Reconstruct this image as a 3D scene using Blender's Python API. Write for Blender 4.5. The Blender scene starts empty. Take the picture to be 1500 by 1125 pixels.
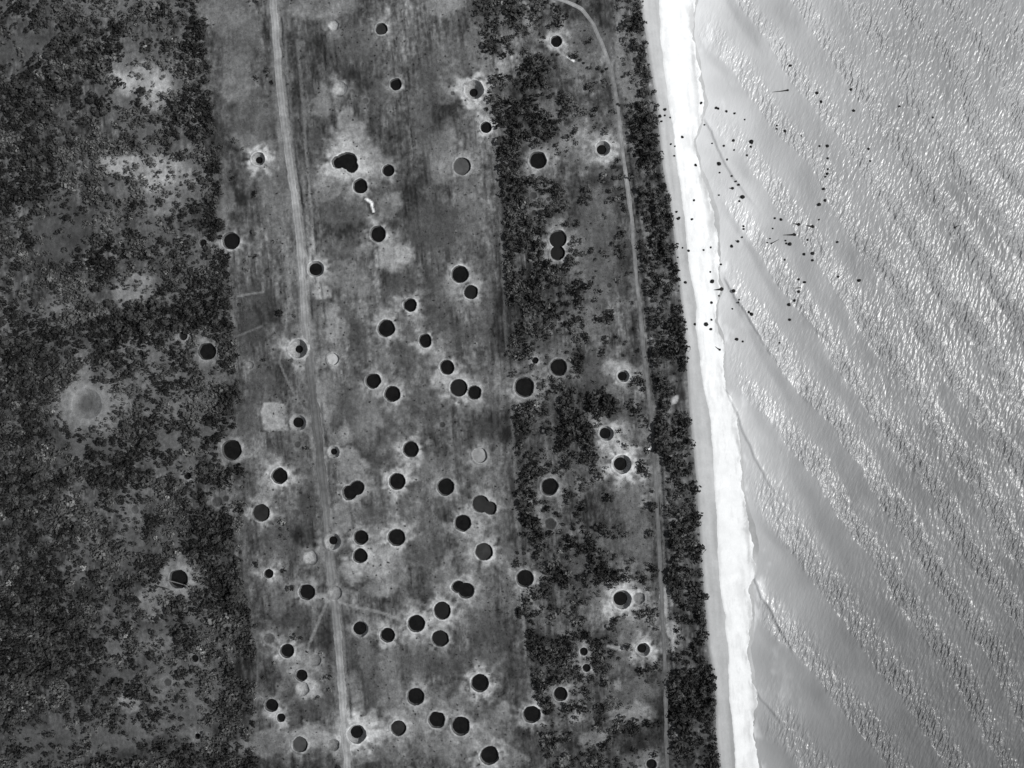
import bpy, math, random
import numpy as np

# ------------------------------------------------------------------ camera, sky, sun, exposure
SC = bpy.context.scene
COL = SC.collection
S = 0.45                                   # metres of ground per photograph pixel


def P(px, py):
    return ((px - 750.0) * S, (562.5 - py) * S)


cam_d = bpy.data.cameras.new('aerial_camera')
cam = bpy.data.objects.new('aerial_camera', cam_d)
COL.objects.link(cam)
SC.camera = cam
CAM_H = 700.0
cam.location = (0, 0, CAM_H)
cam.rotation_euler = (0, 0, 0)
cam_d.sensor_fit = 'HORIZONTAL'
cam_d.sensor_width = 36.0
cam_d.lens = 18.0 * (CAM_H - 2.0) / (750.0 * S)
cam_d.clip_start = 1.0
cam_d.clip_end = 60000.0

SUN_EL, SUN_AZ = math.radians(51), math.radians(91)      # azimuth clockwise from +Y: the sun stands to the right
world = bpy.data.worlds.new('World')
SC.world = world
world.use_nodes = True
wt = world.node_tree
wt.nodes.clear()
sky = wt.nodes.new('ShaderNodeTexSky')
sky.sky_type = 'NISHITA'
sky.sun_disc = False
sky.sun_elevation = SUN_EL
sky.sun_rotation = SUN_AZ
bw = wt.nodes.new('ShaderNodeRGBToBW')
cool = wt.nodes.new('ShaderNodeMix')
cool.data_type = 'RGBA'
cool.inputs[0].default_value = 0.10
bg = wt.nodes.new('ShaderNodeBackground')
bg.inputs['Strength'].default_value = 0.10
wo = wt.nodes.new('ShaderNodeOutputWorld')
wt.links.new(sky.outputs[0], bw.inputs[0])
wt.links.new(bw.outputs[0], cool.inputs[6])
wt.links.new(sky.outputs[0], cool.inputs[7])
wt.links.new(cool.outputs[2], bg.inputs['Color'])
wt.links.new(bg.outputs[0], wo.inputs[0])

sun_d = bpy.data.lights.new('sun', 'SUN')
sun_d.energy = 3.8
sun_d.angle = math.radians(0.53)
sun_d.color = (1.0, 0.995, 0.985)
sun = bpy.data.objects.new('sun', sun_d)
COL.objects.link(sun)
sun.rotation_euler = (math.pi / 2 - SUN_EL, 0, -SUN_AZ + math.pi)
SC.view_settings.view_transform = 'Standard'
SC.view_settings.look = 'None'
SC.view_settings.gamma = 1.0
SC.view_settings.use_curve_mapping = False
SC.view_settings.exposure = 0.0

rng = np.random.default_rng(11)
random.seed(5)

# ------------------------------------------------------------------ noise helpers (photograph pixels as units)


def _hash(ix, iy, seed):
    h = (ix.astype(np.int64) * 374761393 + iy.astype(np.int64) * 668265263 + seed * 2147483629) & 0xFFFFFFFF
    h = ((h ^ (h >> 13)) * 1274126177) & 0xFFFFFFFF
    h = (h ^ (h >> 16)) & 0xFFFFFFFF
    return h.astype(np.float64) / 4294967295.0


def vnoise(x, y, seed):
    ix, iy = np.floor(x), np.floor(y)
    fx, fy = x - ix, y - iy
    fx = fx * fx * (3 - 2 * fx)
    fy = fy * fy * (3 - 2 * fy)
    a, b = _hash(ix, iy, seed), _hash(ix + 1, iy, seed)
    c, d = _hash(ix, iy + 1, seed), _hash(ix + 1, iy + 1, seed)
    return (a + (b - a) * fx) + ((c + (d - c) * fx) - (a + (b - a) * fx)) * fy


def fbm(x, y, size, seed, octs=4, gain=0.55):
    out, amp, tot = np.zeros_like(x, dtype=np.float64), 1.0, 0.0
    f = 1.0 / size
    for k in range(octs):
        ca, sa = math.cos(k * 0.7 + seed), math.sin(k * 0.7 + seed)
        out += amp * vnoise((x * ca - y * sa) * f + 13.7 * k, (x * sa + y * ca) * f - 7.3 * k, seed + k)
        tot += amp
        amp *= gain
        f *= 2.03
    return out / tot * 2 - 1             # about -0.7 .. 0.7


def stretch(x, y, sx, sy, seed, octs=3):
    u = (x - 0.095 * y) / sx
    v = y / sy
    out, amp, tot = np.zeros_like(x, dtype=np.float64), 1.0, 0.0
    for k in range(octs):
        out += amp * vnoise(u * 2.03 ** k + 5.1 * k, v * 2.03 ** k + 3.3 * k, seed + k)
        tot += amp
        amp *= 0.6
    return out / tot * 2 - 1


def smooth(e0, e1, v):
    t = np.clip((v - e0) / (e1 - e0), 0, 1)
    return t * t * (3 - 2 * t)


# ------------------------------------------------------------------ the shore, the roads, the banks: polylines in photograph pixels


def curve(pts):
    pts = sorted(pts, key=lambda p: p[1])
    ys = np.array([p[1] for p in pts], float)
    xs = np.array([p[0] for p in pts], float)

    def f(y):
        y = np.asarray(y, float)
        r = np.interp(y, ys, xs)
        return r + 0.095 * (np.minimum(y - ys[0], 0) + np.maximum(y - ys[-1], 0))
    return f


VEG = curve([(938, 0), (946, 50), (953, 100), (962, 150), (966, 200), (972, 250), (982, 300), (988, 350), (993, 400), (999, 450),
             (1004, 500), (1007, 550), (1010, 600), (1015, 650), (1020, 700), (1023, 750), (1027, 800), (1030, 850), (1034, 900),
             (1038, 950), (1046, 990), (1049, 1040), (1049, 1080), (1055, 1125)])
WL = curve([(966, 0), (967, 50), (971, 100), (980, 150), (988, 200), (993, 250), (1001, 300), (1005, 350), (1010, 400), (1020, 450),
            (1019, 480), (1024, 510), (1027, 550), (1037, 600), (1043, 650), (1046, 700), (1048, 750), (1051, 800), (1054, 850),
            (1062, 900), (1066, 950), (1068, 1000), (1072, 1050), (1078, 1125)])
WR = curve([(1016, 0), (1013, 50), (1022, 100), (1032, 150), (1027, 172), (1016, 205), (1024, 240), (1040, 285), (1048, 320),
            (1051, 360), (1052, 400), (1056, 420), (1050, 440), (1047, 470), (1056, 492), (1060, 515), (1062, 550), (1064, 572),
            (1080, 600), (1082, 640), (1085, 680), (1088, 720), (1097, 760), (1107, 800), (1105, 830), (1100, 860), (1102, 900),
            (1096, 950), (1104, 1000), (1110, 1030), (1100, 1070), (1112, 1125)])
ROAD = curve([(397, -40), (400, 0), (404, 50), (407, 100), (413, 160), (421, 220), (427, 260), (433, 300), (439, 350), (443, 400),
              (445, 440), (447, 470), (454, 530), (461, 600), (467, 650), (472, 700), (479, 760), (482, 820), (488, 870), (493, 905),
              (497, 950), (500, 1000), (504, 1050), (509, 1125)])
COAST = [(806, -4), (830, 3), (850, 12), (868, 33), (882, 65), (895, 100), (904, 150), (911, 220), (917, 260), (925, 320), (931, 400),
         (938, 460), (943, 520), (949, 570), (955, 620), (960, 700), (964, 780), (968, 850), (970, 900), (973, 960), (975, 1030),
         (976, 1090), (979, 1185)]
COASTX = curve([(888, -60), (890, 0), (896, 60), (899, 100)] + COAST[6:])
TRENCH = [  # centre line, y range, half width px, depth m
    (lambda y: ROAD(y) + 8.5, 25, 465, 2.0, 1.5), (lambda y: ROAD(y) + 8.5, 590, 800, 1.8, 0.9),
    (lambda y: ROAD(y) + 8.0, 805, 850, 1.5, 0.8), (lambda y: ROAD(y) + 8.5, 880, 1052, 1.8, 1.4),
    (curve([(438, 100), (448, 200), (457, 300), (463, 390), (472, 440), (476, 470)]), 190, 470, 1.6, 0.9),
    (curve([(590, 15), (593, 60), (597, 110), (601, 190), (604, 230), (608, 290), (613, 345)]), 15, 350, 1.5, 0.9),
    (curve([(636, 10), (640, 60)]), 15, 55, 1.4, 0.7), (curve([(551, 355), (557, 425)]), 355, 425, 1.5, 0.8),
    (curve([(728, 180), (733, 300), (738, 400), (741, 480), (748, 560), (753, 640), (757, 730)]), 190, 730, 1.2, 0.55),
    (lambda y: COASTX(y) + 7.5, 180, 660, 1.9, 1.2), (lambda y: COASTX(y) + 8.5, 670, 1080, 1.9, 1.3),
    (curve([(474, 65), (476, 105)]), 65, 105, 1.6, 1.0), (curve([(490, 70), (492, 95)]), 68, 97, 1.5, 0.8),
    (curve([(515, 138), (517, 165)]), 132, 165, 2.4, 0.6), (curve([(703, 270), (706, 330)]), 690, 690.1, 1, 0),
]


def seg_dist(x, y, pts):
    d = np.full(x.shape, 1e9)
    for (x0, y0), (x1, y1) in zip(pts[:-1], pts[1:]):
        dx, dy = x1 - x0, y1 - y0
        t = np.clip(((x - x0) * dx + (y - y0) * dy) / (dx * dx + dy * dy), 0, 1)
        d = np.minimum(d, np.hypot(x - x0 - t * dx, y - y0 - t * dy))
    return d


# ------------------------------------------------------------------ bomb craters (photograph pixels): x, y, radius, kind, extra, where it lies
# kinds: P dark pool to the brim, C conical pit with a small pool, G grey mud floor, L pale floor, S shallow old saucer
CR = [
 (559, 43, 9, 'G', .022, 'at the top of the field, first crater right of the road'),
 (489, 38, 8, 'S', .33, 'at the top of the field beside the pale road'),
 (580, 124, 9, 'P', 0, 'alone in the upper field beside the long ditch line'),
 (695, 132, 14, 'C', 6, 'at the edge of the upper scrub, pale ring all round'),
 (712, 187, 8.5, 'P', 0, 'between the pale ringed pit and the grey floored crater'),
 (498, 130, 11, 'S', .30, 'in the upper field, filled with pale soil'),
 (510, 236, 13, 'P', [(-14, 2, 9.5), (-7, -1, 10.5), (6, 9, 9.5)], 'kidney shaped, in the pale upper field'),
 (569, 250, 9, 'P', 0, 'just right of the kidney shaped crater'),
 (528, 273, 11, 'P', 0, 'just below the kidney shaped crater'),
 (677, 244, 13, 'G', .07, 'alone with grey mud floor in the upper field'),
 (788, 235, 13, 'P', 0, 'with ragged grey apron at the scrub clearing'),
 (379, 233, 10, 'C', 5, 'with white rim left of the pale road'),
 (535, 148, 5, 'S', .07, 'small and dim between ditch and pale pit'),
 (663, 137, 3.5, 'S', .07, 'tiny and dim beside the pale ringed pit'),
 (389, 155, 4.5, 'S', .07, 'small and dim on the grass left of the road'),
 (815, 61, 8.5, 'P', 0, 'at the top of the scrub with a pale tail'),
 (883, 218, 11, 'C', 7, 'with white crescent beside the coastal track'),
 (781, 287, 6, 'S', .05, 'small dark scrub pit below the ragged crater'),
 (803, 292, 3.5, 'S', .04, 'tiny dark scrub pit beside the small pit'),
 (339, 353, 13, 'P', 0, 'with a grey apron at the jungle edge'),
 (298, 356, 5.5, 'P', 0, 'small and dark just inside the jungle edge'),
 (304, 515, 13, 'P', 0, 'ragged, among the jungle trees beside pale spots'),
 (269, 492, 6.5, 'G', .012, 'small and dark in the jungle clearing'),
 (366, 535, 6, 'S', .17, 'small pale pit on the grass near the earthworks'),
 (554, 343, 12, 'P', 0, 'with pale soil thrown down to its right'),
 (463, 394, 12, 'C', 9, 'cut into the right edge of the pale road'),
 (674, 402, 13, 'P', 0, 'upper of two in the middle of the field'),
 (690, 428, 10.5, 'G', .010, 'lower charcoal neighbour in the middle of the field'),
 (601, 447, 10, 'P', 0, 'in dark grass above the middle of the field'),
 (566, 481, 13, 'P', 0, 'large, in the dark grass right of the road bend'),
 (623, 499, 10, 'P', 0, 'right of the large crater in dark grass'),
 (437, 511, 14, 'C', 5.5, 'bowl shaped, blasted out of the road itself'),
 (488, 526, 9, 'L', .40, 'with white floor just right of the road bowl'),
 (655, 538, 11, 'P', 0, 'above the touching pair in mid field'),
 (547, 558, 11.5, 'P', 0, 'upper left of two near the cleared pad'),
 (575, 577, 12, 'P', 0, 'lower right of two near the cleared pad'),
 (672, 568, 13, 'G', .009, 'larger left one of the touching pair'),
 (695, 575, 10.5, 'P', 0, 'smaller right one of the touching pair'),
 (768, 567, 15, 'P', 0, 'largest dark one at the scrub border'),
 (817, 350, 13, 'G', [(0, 21, 11), .009], 'figure eight shaped in the middle scrub'),
 (818, 538, 13, 'P', 0, 'upper right of the largest scrub border crater'),
 (784, 528, 5, 'P', 0, 'small and dark among scrub above the border crater'),
 (913, 551, 9, 'C', 6.5, 'with a pale plume near the coastal track'),
 (783, 312, 5, 'S', .03, 'small and dark in scrub above the figure eight'),
 (892, 418, 4, 'S', .04, 'tiny and dark left of the coastal track'),
 (127, 592, 23, 'S', .075, 'largest of all, old and grey, deep in the jungle'),
 (340, 659, 15, 'P', 0, 'wide and black at the jungle edge below mid height'),
 (383, 751, 13, 'G', .018, 'charcoal floored beside the jungle, left of the road'),
 (318, 735, 8, 'S', .05, 'dim, in jungle near the charcoal floored crater'),
 (331, 730, 5, 'S', .035, 'tiny and dark touching the dim jungle crater'),
 (198, 747, 6, 'S', .06, 'small and dim in the grey jungle glade'),
 (275, 697, 5.5, 'P', 0, 'small and black in thick jungle'),
 (262, 848, 14, 'P', 0, 'deep in the jungle with fallen trunks beside it'),
 (437, 619, 12, 'C', 7.5, 'beside the pale square cleared pad'),
 (489, 662, 9, 'C', 4.5, 'small pale cone just right of the road'),
 (602, 658, 12, 'P', 0, 'upper one of three down the field centre'),
 (703, 667, 11, 'L', .25, 'with flat pale floor in the right of the field'),
 (410, 697, 12, 'P', 0, 'with white rim just left of the road'),
 (512, 722, 11, 'P', [(11, -8, 11)], 'twin, two pits run together right of the road'),
 (582, 705, 12.5, 'P', 0, 'round and black right of the twin crater'),
 (653, 713, 13, 'P', 0, 'round and black above the grey twin'),
 (704, 738, 13, 'G', [(14, 6, 10), .022], 'grey twin with dark mud floor near the scrub'),
 (678, 766, 12.5, 'P', 0, 'below left of the grey twin'),
 (488, 793, 12, 'C', 6, 'pale dish on the road with a dark eye'),
 (529, 787, 11, 'P', 0, 'upper one of the stacked pair beside the road'),
 (528, 814, 11, 'P', 0, 'lower one of the stacked pair beside the road'),
 (581, 787, 13, 'P', 0, 'right of the stacked pair, white rim'),
 (455, 817, 11, 'S', .27, 'pale dry pit just left of the road'),
 (709, 808, 13, 'G', .028, 'wide with grey mud floor near the scrub border'),
 (769, 847, 13, 'P', 0, 'at the lower scrub border, thin pale ring'),
 (432, 752, 7, 'S', .075, 'grey pit between jungle and road'),
 (436, 651, 5, 'S', .05, 'small and dark below the cleared pad'),
 (394, 840, 7, 'P', 0, 'small and dark on grass below the charcoal crater'),
 (648, 622, 4.5, 'S', .04, 'tiny and dark in mid field below the pair'),
 (888, 635, 11, 'C', 8, 'with thin bright rim above the ringed target pit'),
 (911, 680, 14, 'C', 9.5, 'like a target, bright ring near the coastal track'),
 (805, 713, 13, 'P', 0, 'in the lower middle scrub with broken rim'),
 (806, 767, 9, 'S', .035, 'soft dark hollow in lower scrub'),
 (450, 867, 12, 'P', 0, 'left of the road where the faint trail starts'),
 (491, 868, 10.5, 'S', .22, 'dry grey dish on the road by the trail'),
 (671, 859, 9.5, 'P', [(12, 6, 12)], 'bean shaped in the lower field'),
 (648, 894, 13, 'G', .010, 'upper of three grouped in the lower field'),
 (610, 913, 13, 'P', 0, 'left one of three grouped at the trail end'),
 (645, 935, 12.5, 'G', .010, 'bottom one of three grouped in the lower field'),
 (528, 921, 12, 'C', 9.5, 'with pale lip, right of the lower road'),
 (568, 930, 11, 'P', 0, 'between the pale lipped pit and the trail end'),
 (421, 953, 10.5, 'P', 0, 'left of the lower road with white left rim'),
 (462, 967, 9, 'S', .17, 'grey dry pit beside the lower road'),
 (443, 1009, 10.5, 'S', .30, 'pale dry pit under the small dark one'),
 (442, 989, 9, 'P', 0, 'small and dark biting into the pale dry pit'),
 (703, 1000, 13.5, 'P', 0, 'with bright ragged ring in the lower field'),
 (609, 1020, 13, 'P', 0, 'below the field centre, left of the bottom row'),
 (640, 1054, 12.5, 'P', 0, 'left one of two in the bottom row'),
 (675, 1063, 14, 'P', 0, 'right one of two in the bottom row'),
 (584, 1066, 11.5, 'G', .018, 'charcoal floored in the bottom row'),
 (398, 1033, 10, 'P', 0, 'at the lower left, above the diamond pit'),
 (412, 1051, 6.5, 'P', 0, 'small diamond shaped at the lower left'),
 (440, 1090, 11.5, 'G', .05, 'grey floored at the bottom left of the road'),
 (523, 1075, 14, 'C', 9, 'with broad white apron at the foot of the road'),
 (717, 1106, 14, 'P', 0, 'at the bottom edge right of the bottom row'),
 (489, 1091, 9, 'S', .16, 'faint grey hollow at the foot of the road'),
 (394, 935, 8.5, 'S', .075, 'faint grey hollow at the lower jungle edge'),
 (911, 878, 14, 'C', 10, 'with bright ring beside the faint twin hollow'),
 (936, 876, 9, 'S', .17, 'faint pale hollow touching the bright ringed pit'),
 (942, 951, 10, 'C', 6.5, 'with a pale tail to its left near the track'),
 (855, 954, 6, 'P', 0, 'upper of two small pits in lower scrub'),
 (859, 978, 6, 'P', 0, 'lower of two small pits in lower scrub'),
 (821, 1016, 10.5, 'P', 0, 'dark, among the lower scrub bushes'),
 (779, 1046, 13, 'P', 0, 'with ragged pale apron at the lower scrub edge'),
 (954, 1119, 8, 'P', 0, 'at the bottom beside the coastal track'),
 (286, 964, 5.5, 'P', 0, 'small and dark in the lower jungle'),
 (246, 999, 6, 'S', .05, 'small and grey in the lower jungle glade'),
 (290, 1078, 4.5, 'P', 0, 'tiny and dark at the bottom of the jungle'),
]
HALO_STRONG = {(489, 38): .35, (695, 132): .9, (498, 130): .35, (510, 236): .85, (379, 233): .85, (883, 218): .9, (815, 61): .75,
               (911, 680): 1.0, (911, 878): .9, (942, 951): .85, (888, 635): .7, (523, 1075): 1.0, (913, 551): .6, (437, 511): .6,
               (463, 394): .6, (410, 697): .75, (703, 1000): .7, (712, 187): .75, (788, 235): .5, (779, 1046): .6, (488, 526): .4}


def circles(c):
    out = [(c[0], c[1], c[2])]
    if isinstance(c[4], list):
        out += [(c[0] + e[0], c[1] + e[1], e[2]) for e in c[4] if isinstance(e, tuple)]
    return out


# ------------------------------------------------------------------ what the soil is made of: albedo at every point (photograph pixels)
PATCH = [  # x, y, rx, ry, albedo, strength : bare or dry soil and pasture
 (205, 116, 52, 26, .29, .95), (235, 140, 30, 24, .30, .8), (245, 258, 42, 36, .29, .95), (180, 240, 38, 20, .26, .85),
 (195, 425, 36, 28, .18, .9), (85, 458, 36, 26, .12, .9), (92, 340, 46, 62, .052, .9), (130, 590, 66, 62, .135, .95),
 (127, 655, 60, 30, .07, .8), (110, 830, 28, 24, .10, .8), (195, 740, 30, 40, .10, .9), (190, 800, 22, 40, .10, .9),
 (262, 848, 42, 34, .15, .9), (225, 885, 24, 30, .14, .9), (190, 1024, 24, 14, .16, .9), (245, 1000, 34, 46, .10, .9),
 (150, 1070, 90, 36, .075, .8), (30, 75, 44, 24, .06, .95), (230, 940, 30, 16, .11, .7), (160, 985, 34, 20, .055, .8),
 (235, 600, 34, 30, .13, .6), (215, 545, 34, 40, .12, .6), (330, 300, 14, 30, .10, .8), (130, 800, 20, 20, .09, .6),
 (175, 960, 20, 40, .11, .6), (60, 1090, 60, 40, .06, .7), (280, 1060, 40, 40, .09, .7), (110, 950, 20, 50, .09, .5),
 (272, 130, 28, 60, .12, .5), (250, 292, 40, 26, .15, .6), (225, 335, 44, 28, .10, .6), (160, 320, 26, 22, .09, .5), (290, 240, 14, 30, .12, .5), (185, 90, 30, 16, .15, .6), (250, 85, 30, 16, .12, .5), (210, 185, 40, 24, .10, .4), (250, 440, 40, 26, .09, .5), (275, 590, 30, 40, .12, .5), (250, 660, 40, 30, .10, .5), (240, 780, 40, 30, .085, .5), (300, 900, 30, 40, .085, .5), (300, 1000, 30, 50, .10, .5), (215, 1060, 40, 30, .09, .5),
 (225, 130, 90, 90, .125, .42), (235, 260, 80, 70, .13, .42), (250, 420, 80, 90, .10, .35), (265, 600, 70, 120, .10, .38), (60, 480, 60, 40, .08, .3), (220, 960, 110, 120, .08, .3),
 # grass left of the road
 (350, 60, 30, 60, .12, .6), (345, 130, 26, 20, .17, .6), (370, 180, 40, 50, .12, .5), (400, 300, 24, 70, .11, .4),
 (375, 430, 30, 20, .055, .7), (370, 475, 22, 22, .05, .7), (385, 560, 18, 30, .06, .5),
 (365, 620, 20, 30, .06, .6), (425, 480, 10, 14, .05, .6), (430, 660, 18, 24, .10, .4), (455, 730, 13, 40, .045, .9), (410, 790, 26, 30, .07, .5),
 (440, 910, 14, 22, .05, .6), (410, 890, 16, 20, .10, .4), (460, 1025, 30, 22, .045, .9), (430, 1030, 20, 26, .05, .7),
 (448, 1078, 40, 18, .21, .8), (390, 1090, 40, 20, .15, .6), (430, 970, 30, 24, .17, .5), (455, 1010, 16, 20, .28, .7), (360, 1090, 26, 16, .12, .5),
 # field
 (520, 215, 28, 40, .26, .8), (505, 180, 16, 24, .2, .6), (470, 150, 14, 30, .16, .5), (545, 240, 20, 30, .18, .5), (480, 275, 24, 20, .17, .5),
 (500, 310, 36, 26, .065, .8), (520, 60, 40, 30, .085, .6), (465, 215, 8, 40, .06, .6), (580, 375, 30, 22, .24, .8), (560, 380, 16, 16, .22, .6),
 (510, 365, 20, 18, .075, .7), (500, 355, 9, 14, .15, .5), (470, 420, 18, 12, .27, .8), (530, 415, 28, 20, .17, .6), (500, 400, 30, 14, .15, .5),
 (485, 455, 16, 16, .24, .8), (490, 480, 16, 24, .23, .8), (505, 470, 14, 30, .06, .6), (470, 440, 12, 20, .06, .5), (520, 500, 16, 40, .045, .8),
 (640, 330, 44, 40, .06, .8), (650, 225, 20, 50, .17, .5), (620, 170, 16, 60, .10, .4), (690, 60, 10, 40, .12, .4), (660, 100, 50, 50, .125, .4),
 (690, 300, 20, 60, .13, .5), (570, 300, 20, 20, .16, .5), (560, 130, 20, 20, .12, .4), (640, 440, 30, 40, .06, .6), (590, 420, 30, 22, .06, .6),
 (665, 420, 20, 24, .16, .6), (600, 520, 50, 30, .05, .5), (635, 515, 12, 16, .16, .5), (655, 550, 30, 26, .17, .7), (710, 460, 16, 50, .075, .5),
 (660, 490, 40, 24, .055, .6), (500, 600, 20, 30, .07, .5), (480, 590, 20, 40, .18, .6), (520, 610, 20, 40, .12, .4), (575, 600, 22, 30, .10, .4),
 (560, 530, 18, 20, .13, .5), (540, 615, 22, 40, .17, .4), (570, 640, 16, 40, .05, .6), (620, 600, 40, 30, .06, .5), (700, 630, 18, 20, .04, .8),
 (695, 690, 20, 14, .05, .6), (505, 640, 14, 20, .20, .6), (515, 680, 26, 20, .20, .6), (498, 760, 16, 20, .18, .7), (560, 670, 20, 18, .06, .5),
 (540, 750, 30, 14, .07, .6), (620, 680, 18, 26, .13, .4), (555, 820, 26, 30, .25, .8), (575, 840, 20, 40, .2, .6), (520, 835, 20, 20, .21, .7),
 (560, 860, 26, 18, .20, .5), (690, 790, 24, 26, .15, .6), (700, 770, 18, 18, .18, .6), (740, 810, 14, 12, .14, .4), (640, 860, 20, 26, .08, .5),
 (620, 800, 30, 40, .06, .5), (650, 700, 20, 40, .09, .4), (600, 740, 26, 30, .085, .4), (655, 840, 12, 30, .16, .5), (700, 900, 30, 40, .065, .6),
 (660, 970, 50, 22, .05, .7), (600, 970, 40, 26, .085, .4), (540, 960, 14, 40, .12, .4), (690, 880, 20, 16, .14, .4), (570, 1000, 20, 50, .14, .5),
 (545, 1010, 10, 60, .055, .7), (720, 950, 30, 50, .06, .5), (600, 1055, 40, 22, .17, .6), (680, 1030, 30, 22, .12, .5), (720, 1060, 24, 20, .13, .5),
 (650, 1090, 50, 20, .13, .5), (735, 1040, 12, 10, .2, .5), (700, 1090, 26, 20, .22, .5), (560, 1100, 40, 20, .10, .5), (520, 1020, 10, 40, .15, .5),
 (512, 1075, 28, 24, .28, .8), (540, 1060, 16, 26, .26, .7), (470, 820, 10, 30, .15, .4),
 # scrub strip and its clearings
 (862, 60, 34, 30, .08, .85), (850, 100, 26, 18, .14, .8), (855, 215, 48, 32, .16, .9), (845, 165, 20, 10, .12, .5), (800, 165, 18, 20, .15, .6),
 (880, 320, 26, 60, .085, .8), (875, 400, 30, 50, .085, .8), (860, 470, 26, 30, .10, .7), (875, 545, 24, 30, .055, .7), (845, 350, 24, 20, .11, .6),
 (905, 540, 22, 14, .2, .7), (895, 534, 12, 8, .26, .9), (900, 610, 26, 22, .06, .6), (895, 590, 20, 40, .065, .6), (920, 735, 20, 40, .11, .8), (938, 800, 20, 50, .10, .8), (905, 870, 36, 30, .13, .8),
 (930, 930, 30, 30, .095, .8), (910, 960, 30, 24, .075, .7), (930, 1010, 40, 20, .10, .8), (920, 1045, 40, 16, .15, .8), (800, 510, 20, 20, .06, .5), (905, 1000, 12, 8, .19, .7),
 (855, 840, 20, 40, .085, .5), (890, 790, 26, 20, .07, .5), (835, 680, 20, 24, .07, .4), (820, 920, 12, 14, .15, .5), (845, 1050, 14, 8, .22, .7), (870, 1080, 20, 14, .18, .5),
 (940, 1110, 40, 20, .13, .6), (975, 420, 9, 14, .17, .5), (986, 586, 8, 8, .27, 1.), (978, 880, 7, 30, .24, .9), (984, 930, 8, 30, .24, .9), (990, 760, 10, 12, .17, .6),
 (968, 700, 8, 40, .10, .6), (988, 1065, 12, 14, .15, .7), (962, 420, 8, 60, .08, .5), (925, 150, 12, 40, .12, .6), (912, 60, 12, 70, .14, .8), (950, 20, 10, 40, .16, .8),
 (1000, 840, 6, 8, .12, .5), (990, 940, 8, 12, .13, .5), (970, 330, 10, 20, .09, .5), (920, 120, 20, 40, .15, .7), (650, 8, 30, 20, .2, .6), (470, 8, 60, 22, .18, .6), (200, 8, 130, 24, .13, .5), (330, 20, 40, 30, .15, .5),
]
PATCH.sort(key=lambda p: -p[2] * p[3])
LINES = [  # polyline, width px, albedo, strength : worn trails, bare banks, invented white flecks
 ([(440, 868), (470, 876), (520, 888), (560, 898), (603, 914)], 4, .21, .7), ([(606, 990), (640, 1022), (680, 1055), (730, 1085), (775, 1112)], 6, .2, .5),
 ([(480, 880), (466, 912), (450, 952)], 4, .2, .6), ([(432, 360), (427, 400), (420, 470), (410, 530), (424, 562), (446, 600)], 2.6, .17, .7),
 ([(455, 300), (460, 360), (474, 440)], 4, .17, .5), ([(436, 60), (446, 180), (456, 300)], 5, .17, .5),
 ([(418, 60), (422, 140), (432, 230)], 3, .16, .4), ([(395, 200), (412, 330), (424, 420)], 2.5, .14, .4),
 ([(700, 60), (722, 190), (735, 330), (741, 480), (752, 640), (760, 760), (768, 930)], 5, .13, .45),
 ([(763, 860), (766, 900), (770, 960)], 2.5, .19, .6), ([(502, 955), (518, 970), (531, 984), (536, 1040)], 4, .045, .9),
 ([(348, 434), (386, 428), (384, 414)], 3, .19, .7), ([(338, 455), (345, 476)], 5, .17, .7), ([(345, 492), (385, 478)], 3, .13, .6),
 ([(382, 632), (400, 629), (418, 628)], 2, .03, .9), ([(895, 1054), (930, 1042), (948, 1036)], 4, .22, .7), ([(915, 948), (890, 946), (912, 952)], 3, .28, .8),
 ([(815, 66), (820, 76), (830, 84)], 3, .3, .8), ([(831, 84), (841, 91)], 2.6, .75, .9), ([(536, 292), (544, 298), (547, 310)], 3.4, .75, .95),  # brightest entries here and below are invented white flecks in the soil colour
 ([(948, 658), (954, 655)], 3.4, .8, 1.), ([(360, 750), (358, 830), (372, 930)], 4, .10, .4), ([(378, 940), (376, 1030), (366, 1070)], 3, .13, .5),
 ([(905, 20), (906, 120)], 5, .19, .6), ([(893, 100), (906, 180), (912, 240)], 6, .2, .5), ([(888, 640), (882, 655), (886, 662)], 3, .2, .6), ([(896, 626), (904, 616)], 3, .24, .7),
 ([(545, 60), (552, 200), (560, 330)], 3, .085, .35), ([(620, 60), (630, 260), (640, 420)], 5, .085, .3), ([(600, 480), (612, 640), (624, 860)], 4, .075, .3),
 ([(722, 560), (730, 700), (745, 900)], 6, .08, .35), ([(690, 900), (700, 960), (705, 990)], 5, .05, .4), ([(715, 890), (722, 960)], 4, .055, .5),
 ([(955, 60), (960, 110)], 4, .2, .5),
]


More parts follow.
